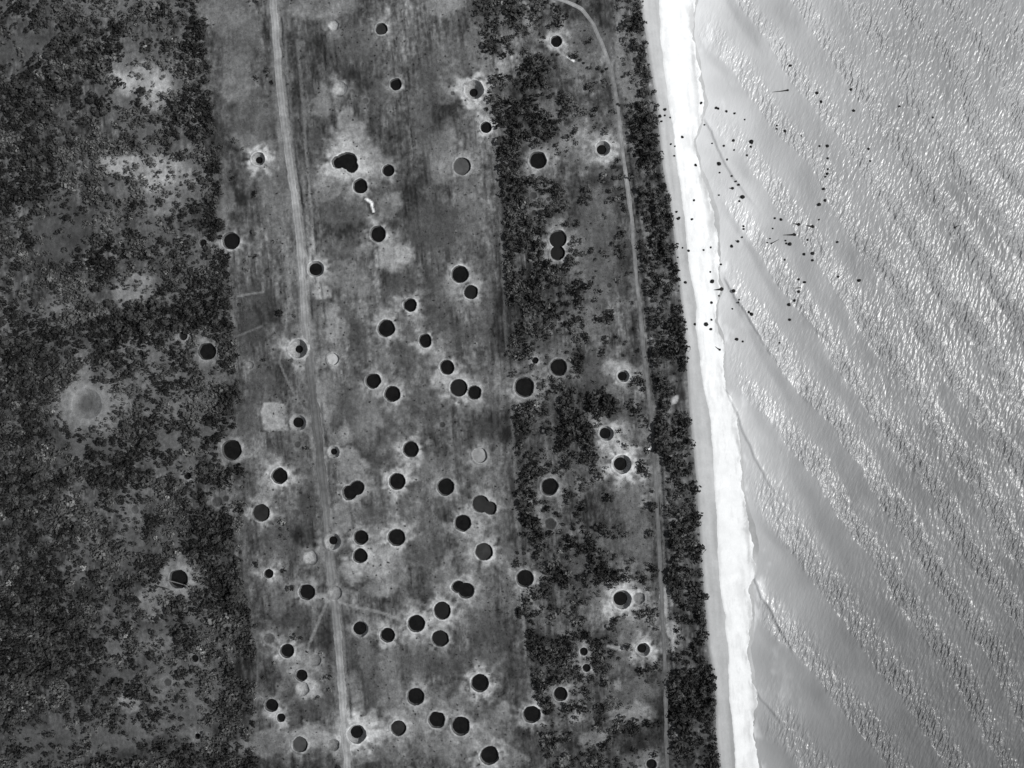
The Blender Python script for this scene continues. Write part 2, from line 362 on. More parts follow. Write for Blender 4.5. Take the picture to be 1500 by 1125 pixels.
def soil(x, y):
    x = np.asarray(x, float)
    y = np.asarray(y, float)
    wx = x + 15 * fbm(x, y, 34, 3, 5, .62) + 6 * fbm(x, y, 8, 5, 3)
    wy = y + 15 * fbm(x, y, 34, 17, 5, .62) + 6 * fbm(x, y, 8, 19, 3)
    q = x - 0.095 * y
    t = np.full(x.shape, 0.074)
    t = np.where(q < 296, 0.066, t)
    t = np.where(q > 892, 0.075, t)
    t = t * (1.24 - 0.44 * np.clip(y / 1100.0, -0.2, 1.2))            # uneven light, brighter up the coast, painted into the albedo
    t = t * (1 + 1.25 * fbm(x, y, 55, 31, 5, .6) * np.where((q > 296) & (q < 892), 1, .6))
    t = t * (1 + 0.62 * stretch(x, y, 6, 60, 41) + 0.50 * stretch(x, y, 2.2, 18, 47, 2) + .5 * stretch(x, y, 15, 150, 43))
    t = t * (1 + np.where((q > 296) & (q < 680), .35, .75) * fbm(x, y, 11, 53, 3))
    t = t * (1 + .85 * (vnoise(x / 2.2, y / 3.2, 57) - .5) + .5 * (vnoise(x / 5, y / 7, 59) - .5))
    for (px, py, rx, ry, v, s) in PATCH:
        m = (np.abs(x - px) < rx * 1.7 + 22) & (np.abs(y - py) < ry * 1.7 + 22)
        if not m.any():
            continue
        d = np.hypot((wx[m] - px) / rx, (wy[m] - py) / ry)
        w = s ** .65 * (1 - smooth(0.62, 1.12, d))
        vv = v * (1.06 + 0.6 * fbm(x[m], y[m], 20, int(px) % 91, 4) + .22 * stretch(x[m], y[m], 3, 14, 49, 2))
        t[m] = t[m] * (1 - w) + vv * w
    for (pts, wd, v, s) in LINES:
        xs, ys = [p[0] for p in pts], [p[1] for p in pts]
        m = (x > min(xs) - 20) & (x < max(xs) + 20) & (y > min(ys) - 20) & (y < max(ys) + 20)
        if not m.any():
            continue
        d = seg_dist(x[m] + 0.5 * (wx[m] - x[m]) * .25, y[m] + .5 * (wy[m] - y[m]) * .25, pts)
        w = s * (1 - smooth(0.3 * wd, 0.75 * wd, d))
        t[m] = t[m] * (1 - w) + v * w
    dv = np.abs(wx * .6 + x * .4 - ROAD(y) - 2)                               # worn verges of the road
    w = (1 - smooth(6, 17, dv)) * np.interp(y, [-60, 0, 450, 500, 560, 860, 930, 1060, 1200], [.7, .7, .6, .5, .35, .4, .35, .4, .4])
    w = w * np.clip(.75 + 1.3 * stretch(x, y, 5, 60, 69, 4), 0, 1.2)
    w = np.clip(w, 0, 1)
    t = t * (1 - w) + np.maximum(t, .20) * w
    for (ax, ay, bx_, by_, v) in ((386, 590, 419, 631, .27),):                # the cleared square pad
        m = (x > ax - 12) & (x < bx_ + 12) & (y > ay - 12) & (y < by_ + 12)
        ux, uy = x[m] + .55 * (wx[m] - x[m]), y[m] + .55 * (wy[m] - y[m])
        w = smooth(ax - 1, ax + 2, ux) * (1 - smooth(bx_ - 2, bx_ + 1, ux)) * smooth(ay - 1, ay + 2, uy) * (1 - smooth(by_ - 2, by_ + 1, uy))
        t[m] = t[m] * (1 - w) + v * w * (1 + .5 * fbm(x[m], y[m], 16, 67, 3))
    for c in CR:                                                        # soil thrown out of the craters
        k = c[3]
        st = HALO_STRONG.get((c[0], c[1]), .42 + .34 * (((c[0] * 7 + c[1] * 13) % 10) / 10) if k in 'PGL' else .3)
        infield = 300 < c[0] - .095 * c[1] < 695
        st *= 1.0 if infield or (c[0], c[1]) in HALO_STRONG else .7
        if c[0] - .095 * c[1] < 290:
            st *= .75
        if k == 'S' and c[2] < 8:
            st *= .35
        ext = 1.0 + st * .75
        for (cx, cy, r) in circles(c):
            R = r * (1.36 + .68 * st) + 5
            m = (np.abs(x - cx) < R * 1.9) & (np.abs(y - cy) < R * 1.9)
            if not m.any():
                continue
            dx, dy = x[m] - cx, y[m] - cy
            d = np.hypot(dx, dy)
            a = np.arctan2(dy, dx)
            ray = 1.05 + .32 * np.sin(a * 3 + cx) + .22 * np.sin(a * 7 + cy) + .22 * np.sin(a * 13 + cx) + 1.2 * fbm(x[m], y[m], 11, int(cx + cy) % 77, 3)
            dd = (d - r) / np.maximum((R - r) * ray, 1.0)
            w = st * (1 - smooth(-.1, 1.0, dd)) + .30 * st * (1 - smooth(0, 2.4, dd))
            w = np.clip(w * (1.0 + 1.3 * fbm(x[m], y[m], 7, 61, 3) + .5 * fbm(x[m], y[m], 20, 65, 2)), 0, 1)
            v = (.30 + .24 * max(st - .5, 0)) * (1 + .25 * fbm(x[m], y[m], 5, 7, 2))
            t[m] = np.maximum(t[m], t[m] * (1 - w) + v * w)
    return np.clip(t, .012, .85)


def height(x, y):
    """ground height in metres at photograph pixels, without the craters"""
    x = np.asarray(x, float)
    y = np.asarray(y, float)
    q = x - VEG(y)
    z = 2.6 + 0.5 * fbm(x, y, 140, 71, 3) + 0.12 * fbm(x, y, 14, 75, 2)
    z = z * smooth(8, -60, q) + (1 - smooth(8, -60, q)) * 1.9
    for f, y0, y1, hw, dep in TRENCH:
        m = (y > y0 - 12) & (y < y1 + 12)
        if dep == 0 or not m.any():
            continue
        xm, ym = x[m], y[m]
        d = xm - f(ym) - 1.2 * fbm(xm, ym, 12, 81, 2)
        d = d + 6 * (in_crater(xm, ym, 1.0, 9) > 0)
        broken = np.clip(.72 + 1.1 * fbm(ym * 0 + 3, ym, 40, int(y0) + 5, 3), 0.05, 1)
        near = np.exp(-(d / hw) ** 2) * smooth(y0 - 8, y0 + 4, ym) * (1 - smooth(y1 - 4, y1 + 8, ym))
        z[m] -= dep * broken * near
        z[m] += .28 * dep * broken * np.exp(-((d - 2.6 * hw) / (hw * 1.2)) ** 2) * smooth(y0, y0 + 6, ym) * (1 - smooth(y1 - 6, y1, ym))
    return z


def in_crater(x, y, k=1.0, add=0.0):
    """largest (k*r+add - distance) over all craters, in pixels"""
    best = np.full(x.shape, -1e9)
    for c in CR:
        for (cx, cy, r) in circles(c):
            best = np.maximum(best, k * r + add - np.hypot(x - cx, y - cy))
    return best


# ------------------------------------------------------------------ mesh and material helpers


def new_mesh(name, verts, faces, tone=None, smooth_shade=True):
    """verts (n,3); faces (m,4) or (m,3) or a list of both; tone = albedo per vertex"""
    me = bpy.data.meshes.new(name)
    verts = np.ascontiguousarray(verts, np.float32)
    if not isinstance(faces, list):
        faces = [faces]
    me.vertices.add(len(verts))
    me.vertices.foreach_set('co', verts.ravel())
    loops = np.concatenate([np.asarray(f).ravel() for f in faces]).astype(np.int32)
    tot = np.concatenate([np.full(len(f), np.asarray(f).shape[1]) for f in faces]).astype(np.int32)
    st = np.concatenate([[0], np.cumsum(tot)[:-1]]).astype(np.int32)
    me.loops.add(len(loops))
    me.loops.foreach_set('vertex_index', loops)
    me.polygons.add(len(tot))
    me.polygons.foreach_set('loop_start', st)
    me.polygons.foreach_set('loop_total', tot)
    me.update(calc_edges=True)
    if smooth_shade:
        me.polygons.foreach_set('use_smooth', np.ones(len(tot), bool))
    if tone is not None:
        a = me.attributes.new('albedo', 'FLOAT', 'POINT')
        a.data.foreach_set('value', np.ascontiguousarray(tone, np.float32))
    return me


def link(name, me, mat=None, parent=None, kind=None, label=None, cat=None, group=None):
    o = bpy.data.objects.new(name, me)
    COL.objects.link(o)
    if mat is not None and len(me.materials) == 0:
        me.materials.append(mat)
    if parent is not None:
        o.parent = parent
    tag(o, kind, label, cat, group)
    return o


def tag(o, kind=None, label=None, cat=None, group=None):
    if kind: o['kind'] = kind
    if label: o['label'] = label
    if cat: o['category'] = cat
    if group: o['group'] = group


def grid_faces(nr, nc):
    i = np.arange(nr - 1)[:, None] * nc + np.arange(nc - 1)[None, :]
    i = i.ravel()
    return np.stack([i, i + 1, i + nc + 1, i + nc], 1)


def material(name, rough=0.9, spec=0.2, base=None, noise=0.0, nscale=1.0, bump=0.0, bscale=1.0, attr='albedo', tint=(1, 1, 1), ior=1.45, fine=None):
    m = bpy.data.materials.new(name)
    m.use_nodes = True
    nt = m.node_tree
    b = nt.nodes['Principled BSDF']
    b.inputs['Roughness'].default_value = rough
    b.inputs['Specular IOR Level'].default_value = spec
    b.inputs['IOR'].default_value = ior
    geo = nt.nodes.new('ShaderNodeNewGeometry')
    if base is None:
        at = nt.nodes.new('ShaderNodeAttribute')
        at.attribute_name = attr
        val = at.outputs['Fac']
    else:
        v = nt.nodes.new('ShaderNodeValue')
        v.outputs[0].default_value = base
        val = v.outputs[0]
    if noise > 0:
        for sc, am in ((nscale, noise), (nscale * 3.7, noise * .7)):
            n = nt.nodes.new('ShaderNodeTexNoise')
            n.inputs['Scale'].default_value = sc
            n.inputs['Detail'].default_value = 4
            nt.links.new(geo.outputs['Position'], n.inputs['Vector'])
            mr = nt.nodes.new('ShaderNodeMapRange')
            mr.inputs[1].default_value = .3
            mr.inputs[2].default_value = .7
            mr.inputs[3].default_value = 1 - am
            mr.inputs[4].default_value = 1 + am
            nt.links.new(n.outputs['Fac'], mr.inputs[0])
            mu = nt.nodes.new('ShaderNodeMath')
            mu.operation = 'MULTIPLY'
            nt.links.new(val, mu.inputs[0])
            nt.links.new(mr.outputs[0], mu.inputs[1])
            val = mu.outputs[0]
    cb = nt.nodes.new('ShaderNodeCombineColor')
    for k in range(3):
        mu = nt.nodes.new('ShaderNodeMath')
        mu.operation = 'MULTIPLY'
        mu.inputs[1].default_value = tint[k]
        nt.links.new(val, mu.inputs[0])
        nt.links.new(mu.outputs[0], cb.inputs[k])
    nt.links.new(cb.outputs[0], b.inputs['Base Color'])
    if bump > 0:
        n = nt.nodes.new('ShaderNodeTexNoise')
        n.inputs['Scale'].default_value = bscale
        n.inputs['Detail'].default_value = 5
        n.inputs['Roughness'].default_value = .62
        nt.links.new(geo.outputs['Position'], n.inputs['Vector'])
        bp = nt.nodes.new('ShaderNodeBump')
        bp.inputs['Strength'].default_value = 1
        bp.inputs['Distance'].default_value = bump
        nt.links.new(n.outputs['Fac'], bp.inputs['Height'])
        nt.links.new(bp.outputs[0], b.inputs['Normal'])
    return m


NEUT = (0.985, 1.0, 1.01)
M_SOIL = material('soil', noise=.24, nscale=.35, bump=.5, bscale=.5, tint=NEUT)
M_SAND = material('beach_sand', noise=.05, nscale=.2, bump=.15, bscale=.5, tint=NEUT)
M_FOAM = material('wet_foam', noise=.03, nscale=.2, rough=.75, bump=.10, bscale=.6, tint=NEUT)
M_ROAD = material('road_gravel', noise=.14, nscale=.3, bump=.25, bscale=.6, tint=NEUT)
M_LEAF = material('foliage', rough=.7, spec=.25, tint=(.99, 1, .99))
M_BARK = material('bark', base=.06, rough=.9, noise=.3, nscale=2)
M_POOL = material('crater_water', base=.007, rough=.06, spec=.4, ior=1.33, noise=.3, nscale=.3)
M_MUD = material('crater_mud', rough=.8, spec=.15, noise=.10, nscale=.25, bump=.1, bscale=.6, tint=NEUT)
M_SPECK = material('dark_speck', base=.014, rough=.8, noise=.3, nscale=1.5, bump=.15, bscale=2)
M_LOG = material('wet_wood', base=.016, rough=.8, noise=.3, nscale=1.5, bump=.1, bscale=2)
M_SEA = material('sea_water', rough=.28, spec=.5, ior=1.33, tint=(.985, 1.0, 1.015))
nt = M_SEA.node_tree                                     # wind ripples: fine relief drawn out along their crests, rougher where 'chop' is high
geo = nt.nodes.new('ShaderNodeNewGeometry')
ch = nt.nodes.new('ShaderNodeAttribute')
ch.attribute_name = 'chop'
hsum = None
for rot, sc, amt in ((-18, (.52, .17, .5), 1.0), (-30, (.95, .33, .5), .55), (-8, (.30, .12, .5), .9)):
    mp = nt.nodes.new('ShaderNodeMapping')
    mp.vector_type = 'POINT'
    mp.inputs['Rotation'].default_value = (0, 0, math.radians(-rot))
    sep = nt.nodes.new('ShaderNodeVectorMath')
    sep.operation = 'MULTIPLY'
    sep.inputs[1].default_value = sc
    nt.links.new(geo.outputs['Position'], mp.inputs['Vector'])
    nt.links.new(mp.outputs[0], sep.inputs[0])
    nz = nt.nodes.new('ShaderNodeTexNoise')
    nz.inputs['Scale'].default_value = 1.0
    nz.inputs['Detail'].default_value = 1.2
    nt.links.new(sep.outputs[0], nz.inputs['Vector'])
    mu = nt.nodes.new('ShaderNodeMath')
    mu.operation = 'MULTIPLY_ADD'
    mu.inputs[1].default_value = amt
    nt.links.new(nz.outputs['Fac'], mu.inputs[0])
    if hsum is None:
        mu.inputs[2].default_value = 0
    else:
        nt.links.new(hsum, mu.inputs[2])
    hsum = mu.outputs[0]
mul = nt.nodes.new('ShaderNodeMath')
mul.operation = 'MULTIPLY'
mean = nt.nodes.new('ShaderNodeMath')
mean.operation = 'SUBTRACT'
mean.inputs[1].default_value = .5 * (1.0 + .55 + .9)
nt.links.new(hsum, mean.inputs[0])
nt.links.new(mean.outputs[0], mul.inputs[0])
nt.links.new(ch.outputs['Fac'], mul.inputs[1])
bp = nt.nodes.new('ShaderNodeBump')
bp.inputs['Strength'].default_value = 1
bp.inputs['Distance'].default_value = 1.5
nt.links.new(mul.outputs[0], bp.inputs['Height'])
nt.links.new(bp.outputs[0], nt.nodes['Principled BSDF'].inputs['Normal'])

# ------------------------------------------------------------------ ground, beach, surf, sea


def axis(lo, hi, step, far, k=1.45):
    a = list(np.arange(lo, hi + 1e-6, step))
    d, v = step, a[-1]
    right = []
    while v < far:
        d *= k
        v += d
        right.append(v)
    d, v = step, lo
    left = []
    while v > -far:
        d *= k
        v -= d
        left.append(v)
    return np.array(left[::-1] + a + right)


YS = axis(-70, 1195, 1.8, 60000)
qs = axis(-1120.5, 0, 1.8, 60000)
qs = qs[qs <= 0.01]
qs[-1] = 0.0
Q, Y = np.meshgrid(qs, YS)
X = Q + VEG(Y)
inner = (X > -260) & (X < 1300) & (Y > -260) & (Y < 1400)
T = np.full(X.shape, .06)
Z = np.full(X.shape, 2.6)
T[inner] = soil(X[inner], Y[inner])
Z[inner] = height(X[inner], Y[inner])
hole = in_crater(X[inner], Y[inner], 1.04)
Zi = Z[inner]
Zi[hole > 0] -= 8.0
Z[inner] = Zi
edge = np.clip(1 + Q / 6.0, 0, 1)                              # sand mixes into the last metres of soil
T = T * (1 - .45 * edge)+ .30 * .45 * edge
V = np.stack([(X - 750) * S, (562.5 - Y) * S, Z], -1).reshape(-1, 3)
F = grid_faces(*X.shape)[:, ::-1]
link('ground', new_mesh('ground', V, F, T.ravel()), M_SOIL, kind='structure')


def beach_z(q, y):
    """q pixels seaward of the vegetation edge"""
    w = WR(y) - VEG(y)
    u = q / w
    z = 1.9 - 0.35 * smooth(0, .35, u) - 1.45 * smooth(.25, 1.05, u) - np.maximum(u - 1.0, 0) * 1.6
    return np.maximum(z, -6)


bq = np.concatenate([np.linspace(0, 130, 78), np.array([150, 190, 260, 400, 900, 3000, 60000])])
Q, Y = np.meshgrid(bq, YS)
jag = 0
X = Q + VEG(Y)
Z = beach_z(Q, Y) + .10 * fbm(X, Y, 22, 91, 3) * smooth(0, 12, Q)
u = Q / (WR(Y) - VEG(Y))
uw = (WL(Y) - VEG(Y)) / (WR(Y) - VEG(Y))
tb = .40 + .06 * stretch(X, Y, 5, 90, 93) + .05 * fbm(X, Y, 30, 95)
tb = tb * (1.18 - .22 * np.clip(Y / 1100, 0, 1))
dk = smooth(uw * .55, uw * .95, u) * smooth(-.1, .45, fbm(X * 0 + 2, Y, 120, 97, 3)) * .25       # damp line under the white strip
tb = tb * (1 - dk)
tb = np.where(u > 1.25, .30, tb)
tb = tb * (1 - .35 * (1 - smooth(0, 5, Q)))
V = np.stack([(X - 750) * S, (562.5 - Y) * S, Z], -1).reshape(-1, 3)
link('beach', new_mesh('beach', V, grid_faces(*X.shape)[:, ::-1], np.clip(tb, .05, .8).ravel()), M_SAND, kind='structure')

# swell: crests run down to the right; s = x - 0.66 y numbers them
CREST = np.array([330, 440, 549, 645, 738, 806, 880, 950, 1022, 1090, 1165, 1235, 1310, 1380, 1450, 1525, 1600, 1680])


BREAK = [([(1029, 168), (1042, 190), (1052, 215), (1062, 240), (1076, 262), (1098, 290), (1125, 325)], .8),
         ([(1059, 402), (1067, 415), (1075, 432), (1088, 450), (1102, 475), (1118, 500), (1140, 540)], 1.1),
         ([(1058, 562), (1068, 582), (1080, 604), (1092, 640), (1105, 670), (1128, 710), (1160, 770)], .8),
         ([(1103, 842), (1110, 860), (1115, 876), (1126, 888), (1135, 906), (1150, 935), (1172, 980)], 1.1),
         ([(1100, 1004), (1112, 1020), (1125, 1036), (1142, 1056), (1160, 1085)], .7)]


def sea_surface(x, y):
    s = x - .66 * y + 20 * fbm(x, y, 170, 101, 2) + 7 * fbm(x, y, 60, 105, 2)
    off = x - WR(y)
    s = s + .0009 * np.minimum(off - 170, 0) ** 2 * 1.0
    ph = np.interp(s, CREST, np.arange(len(CREST)))
    f = ph - np.floor(ph)
    # steep front on the low-s side, long back on the high-s side
    k_ = .78 - .30 * smooth(20, 150, off) + .10 * fbm(x, y, 80, 119, 2)
    fr = np.where(f < k_, 1 - f / k_, 0)
    ri_ = np.clip((f - k_) / (1 - k_), 0, 1)
    prof = np.where(f < k_, fr ** 1.7 * (1 - .25 * (1 - fr) * fr), ri_ * ri_ * (3 - 2 * ri_))
    var = np.clip(.72 + 1.5 * fbm(x, y, 75, 109, 3), .08, 1.5)
    env = smooth(0, 46, off) * (0.75 + .25 * smooth(0, 200, off))
    z = 1.2 * prof * var * env * (1.15 - .55 * smooth(60, 260, off + (500 - y) * .12))
    # wind ripples, drawn out along their crests
    ca, sa = math.cos(math.radians(16)), math.sin(math.radians(16))
    a = (x * ca + y * sa)
    b = (-x * sa + y * ca)
    rip = (vnoise(a / 4.2, b / 11.0, 201) - .5) * .62 + (vnoise(a / 2.4 + 9, b / 6.2 + 3, 205) - .5) * .42 + (vnoise(a / 9 + 4, b / 17.0, 207) - .5) * .55
    ca, sa = math.cos(math.radians(31)), math.sin(math.radians(31))
    a2, b2 = x * ca + y * sa, -x * sa + y * ca
    rip += (vnoise(a2 / 3.3, b2 / 8.0, 211) - .5) * .45
    calm = np.clip(.06 + 1.15 * (1 - smooth(.10, .52, f)) + .8 * smooth(.94, 1.0, f), 0, 1.15) * np.clip(1.0 + 1.0 * fbm(x, y, 38, 115, 3) - .25 * smooth(600, 0, y) + .35 * smooth(550, 1000, y), .2, 1.8)
    far = smooth(0, 300, off)
    chop = np.clip(.05 + (.55 + .45 * far) * calm * smooth(-5, 60, off) + .20 * far * far, 0, 1.6)
    amp = (.02 + .15 * chop) * (1 - .4 * far)
    z = z + rip * amp * smooth(-2, 30, off)
    for pts, h in BREAK:                                                # small breakers with a sharp front
        xs, ys = [p[0] for p in pts], [p[1] for p in pts]
        m = (x > min(xs) - 20) & (x < max(xs) + 60) & (y > ys[0] - 5) & (y < ys[-1] + 5)
        if m.any():
            d = x[m] - np.interp(y[m], ys, xs) - 2.5 * fbm(x[m], y[m], 14, 117, 3)
            tap = smooth(ys[0], ys[0] + 12, y[m]) * (1 - smooth(ys[-1] - .5 * (ys[-1] - ys[0]), ys[-1], y[m]))
            z[m] += h * tap * smooth(-1.5, 1.2, d) * np.exp(-np.maximum(d, 0) / 13.0)
    return z, chop, f, off


sx = axis(960, 1570, 1.4, 60000)
sx = sx[sx >= 960]
sy = axis(-50, 1175, 1.8, 60000)
X, Y = np.meshgrid(sx, sy)
inner = (X < 1750) & (Y > -240) & (Y < 1400)
Z = np.zeros(X.shape)
T = np.full(X.shape, .10)
C = np.full(X.shape, .6)
zz, C[inner], f, off = sea_surface(X[inner], Y[inner])
Z[inner] = zz - .04
offa = np.clip(X - WR(Y), -50, 5000)
shal = np.exp(-np.maximum(offa, 0) / 95.0)
T = (.155 + .225 * shal) * (1.95 - 1.15 * np.clip(Y / 1100, -.1, 1.1))  # glare that brightens up the coast is painted into the water tone
T = np.clip(T, .03, .7)
tt = T[inner] * (1 + .2 * fbm(X[inner], Y[inner], 60, 121, 3))                    # random mottling over the painted glare gradient
streak = smooth(.15, .5, fbm(X[inner] * 1.0, Y[inner] * .5, 26, 125, 4)) * np.exp(-np.maximum(off - 4, 0) / 30.0)
tt = tt + .22 * streak * smooth(-4, 2, off)
T[inner] = np.clip(tt, .03, .7)
Z = np.where(X - VEG(Y) < 8, np.minimum(Z, -.3), Z)
V = np.stack([(X - 750) * S, (562.5 - Y) * S, Z], -1).reshape(-1, 3)
sea_me = new_mesh('sea', V, grid_faces(*X.shape)[:, ::-1], T.ravel())
at = sea_me.attributes.new('chop', 'FLOAT', 'POINT')
at.data.foreach_set('value', C.ravel().astype(np.float32))
link('sea', sea_me, M_SEA, kind='structure')

# white swash along the water's edge
n = 26
fy = np.concatenate([np.arange(-1500, -70, 12), np.arange(-70, 1195, 1.7), np.arange(1195, 2600, 12)])
U, Y = np.meshgrid(np.linspace(0, 1, n), fy)
lx = WL(Y) + 3.5 * fbm(Y * 0 + 1, Y, 30, 131, 5, .62)
rx = WR(Y) + 8 * fbm(Y * 0 + 7, Y, 24, 137, 5, .62) + .5
X = lx + (rx - lx) * U
bz = beach_z(X - VEG(Y), Y) + .10 * fbm(X, Y, 22, 91, 3)
Z = np.maximum(bz, sea_surface(X, Y)[0]) + .10 - .12 * smooth(.06, 0, U)
Z = Z - .10 * smooth(.93, 1, U)
tw = (.82 - .12 * np.clip(Y / 1100, 0, 1)) * (1 - .12 * smooth(.1, 0, U)) + .05 * fbm(X, Y, 16, 141, 3)
tw = tw * (1 - .34 * smooth(.62, 1, U) * smooth(-.15, .25, stretch(X, Y, 7, 30, 143, 4))) * (1 - .10 * smooth(.05, .35, stretch(X, Y, 6, 26, 147, 4)))
V = np.stack([(X - 750) * S, (562.5 - Y) * S, Z], -1).reshape(-1, 3)
link('surf_foam', new_mesh('surf_foam', V, grid_faces(*X.shape)[:, ::-1], np.clip(tw, .4, .92).ravel()), M_FOAM, kind='structure')


def ribbon(name, cx, cy, hw, tone, mat, seed, lift=.07):
    """a road sheet along a centre line given in pixels"""
    cx, cy = np.asarray(cx, float), np.asarray(cy, float)
    tx, ty = np.gradient(cx), np.gradient(cy)
    l = np.hypot(tx, ty)
    nx, ny = ty / l, -tx / l
    us = np.linspace(-1, 1, 15)
    wob = 1 + .55 * fbm(cx * 0 + seed, cy, 18, seed, 5, .65)
    wob2 = 1 + .55 * fbm(cx * 0 + seed + 9, cy, 18, seed + 3, 5, .65)
    H = np.where(us[None, :] < 0, (hw * wob)[:, None], (hw * wob2)[:, None])
    X = cx[:, None] + nx[:, None] * us * H
    Y = cy[:, None] + ny[:, None] * us * H
    dz = np.where(np.abs(us) > .99, -.10, lift)[None, :]
    Z = height(X, Y) + dz
    Z = np.maximum(Z, np.median(Z, axis=1)[:, None] - .15)
    t0 = tone if np.isscalar(tone) else np.asarray(tone)[:, None]
    T = t0 * (1 + .45 * fbm(X, Y, 16, seed + 5, 4)) * (1 - .35 * np.abs(us)[None, :] ** 4) * (1 - .28 * np.exp(-((np.abs(us) - .42) / .12) ** 2)[None, :])
    hp = in_crater(X, Y, 1.0, 0)
    Fc = grid_faces(*X.shape)
    bad = (hp.ravel() > -1.5)
    Fc = Fc[~bad[Fc].any(1)]
    V = np.stack([(X - 750) * S, (562.5 - Y) * S, Z], -1).reshape(-1, 3)
    e1 = V[Fc[0][1]] - V[Fc[0][0]]
    e2 = V[Fc[0][3]] - V[Fc[0][0]]
    if e1[0] * e2[1] - e1[1] * e2[0] < 0:
        Fc = Fc[:, ::-1]
    return link(name, new_mesh(name, V, Fc, T.ravel()), mat, kind='structure')


yy = np.arange(-70, 1195, 1.5)
rt = np.interp(yy, [-70, 40, 120, 200, 300, 400, 440, 480, 520, 570, 640, 720, 780, 860, 900, 960, 1050, 1190],
               [.30, .30, .25, .28, .31, .30, .31, .25, .16, .105, .10, .12, .17, .20, .20, .25, .33, .2])
rw = np.interp(yy, [-70, 0, 200, 400, 520, 600, 760, 900, 1060, 1190], [6.0, 6.0, 5.6, 6.0, 5.8, 7, 6, 5.8, 6.2, 5.5])
ribbon('road', ROAD(yy), yy, rw, rt, M_ROAD, 151)
pts = np.array(COAST, float)
seg = np.concatenate([[0], np.cumsum(np.hypot(*np.diff(pts, axis=0).T))])
ss = np.arange(0, seg[-1], 1.6)
cx, cy = np.interp(ss, seg, pts[:, 0]), np.interp(ss, seg, pts[:, 1])
for _ in range(20):
    cx[1:-1] = (cx[:-2] + cx[1:-1] * 2 + cx[2:]) / 4
    cy[1:-1] = (cy[:-2] + cy[1:-1] * 2 + cy[2:]) / 4
ct = np.interp(cy, [0, 100, 250, 400, 600, 800, 1000, 1190], [.27, .22, .24, .19, .145, .14, .13, .13])
ribbon('coastal_track', cx, cy, 2.9 + 0 * cx, ct, M_ROAD, 161)

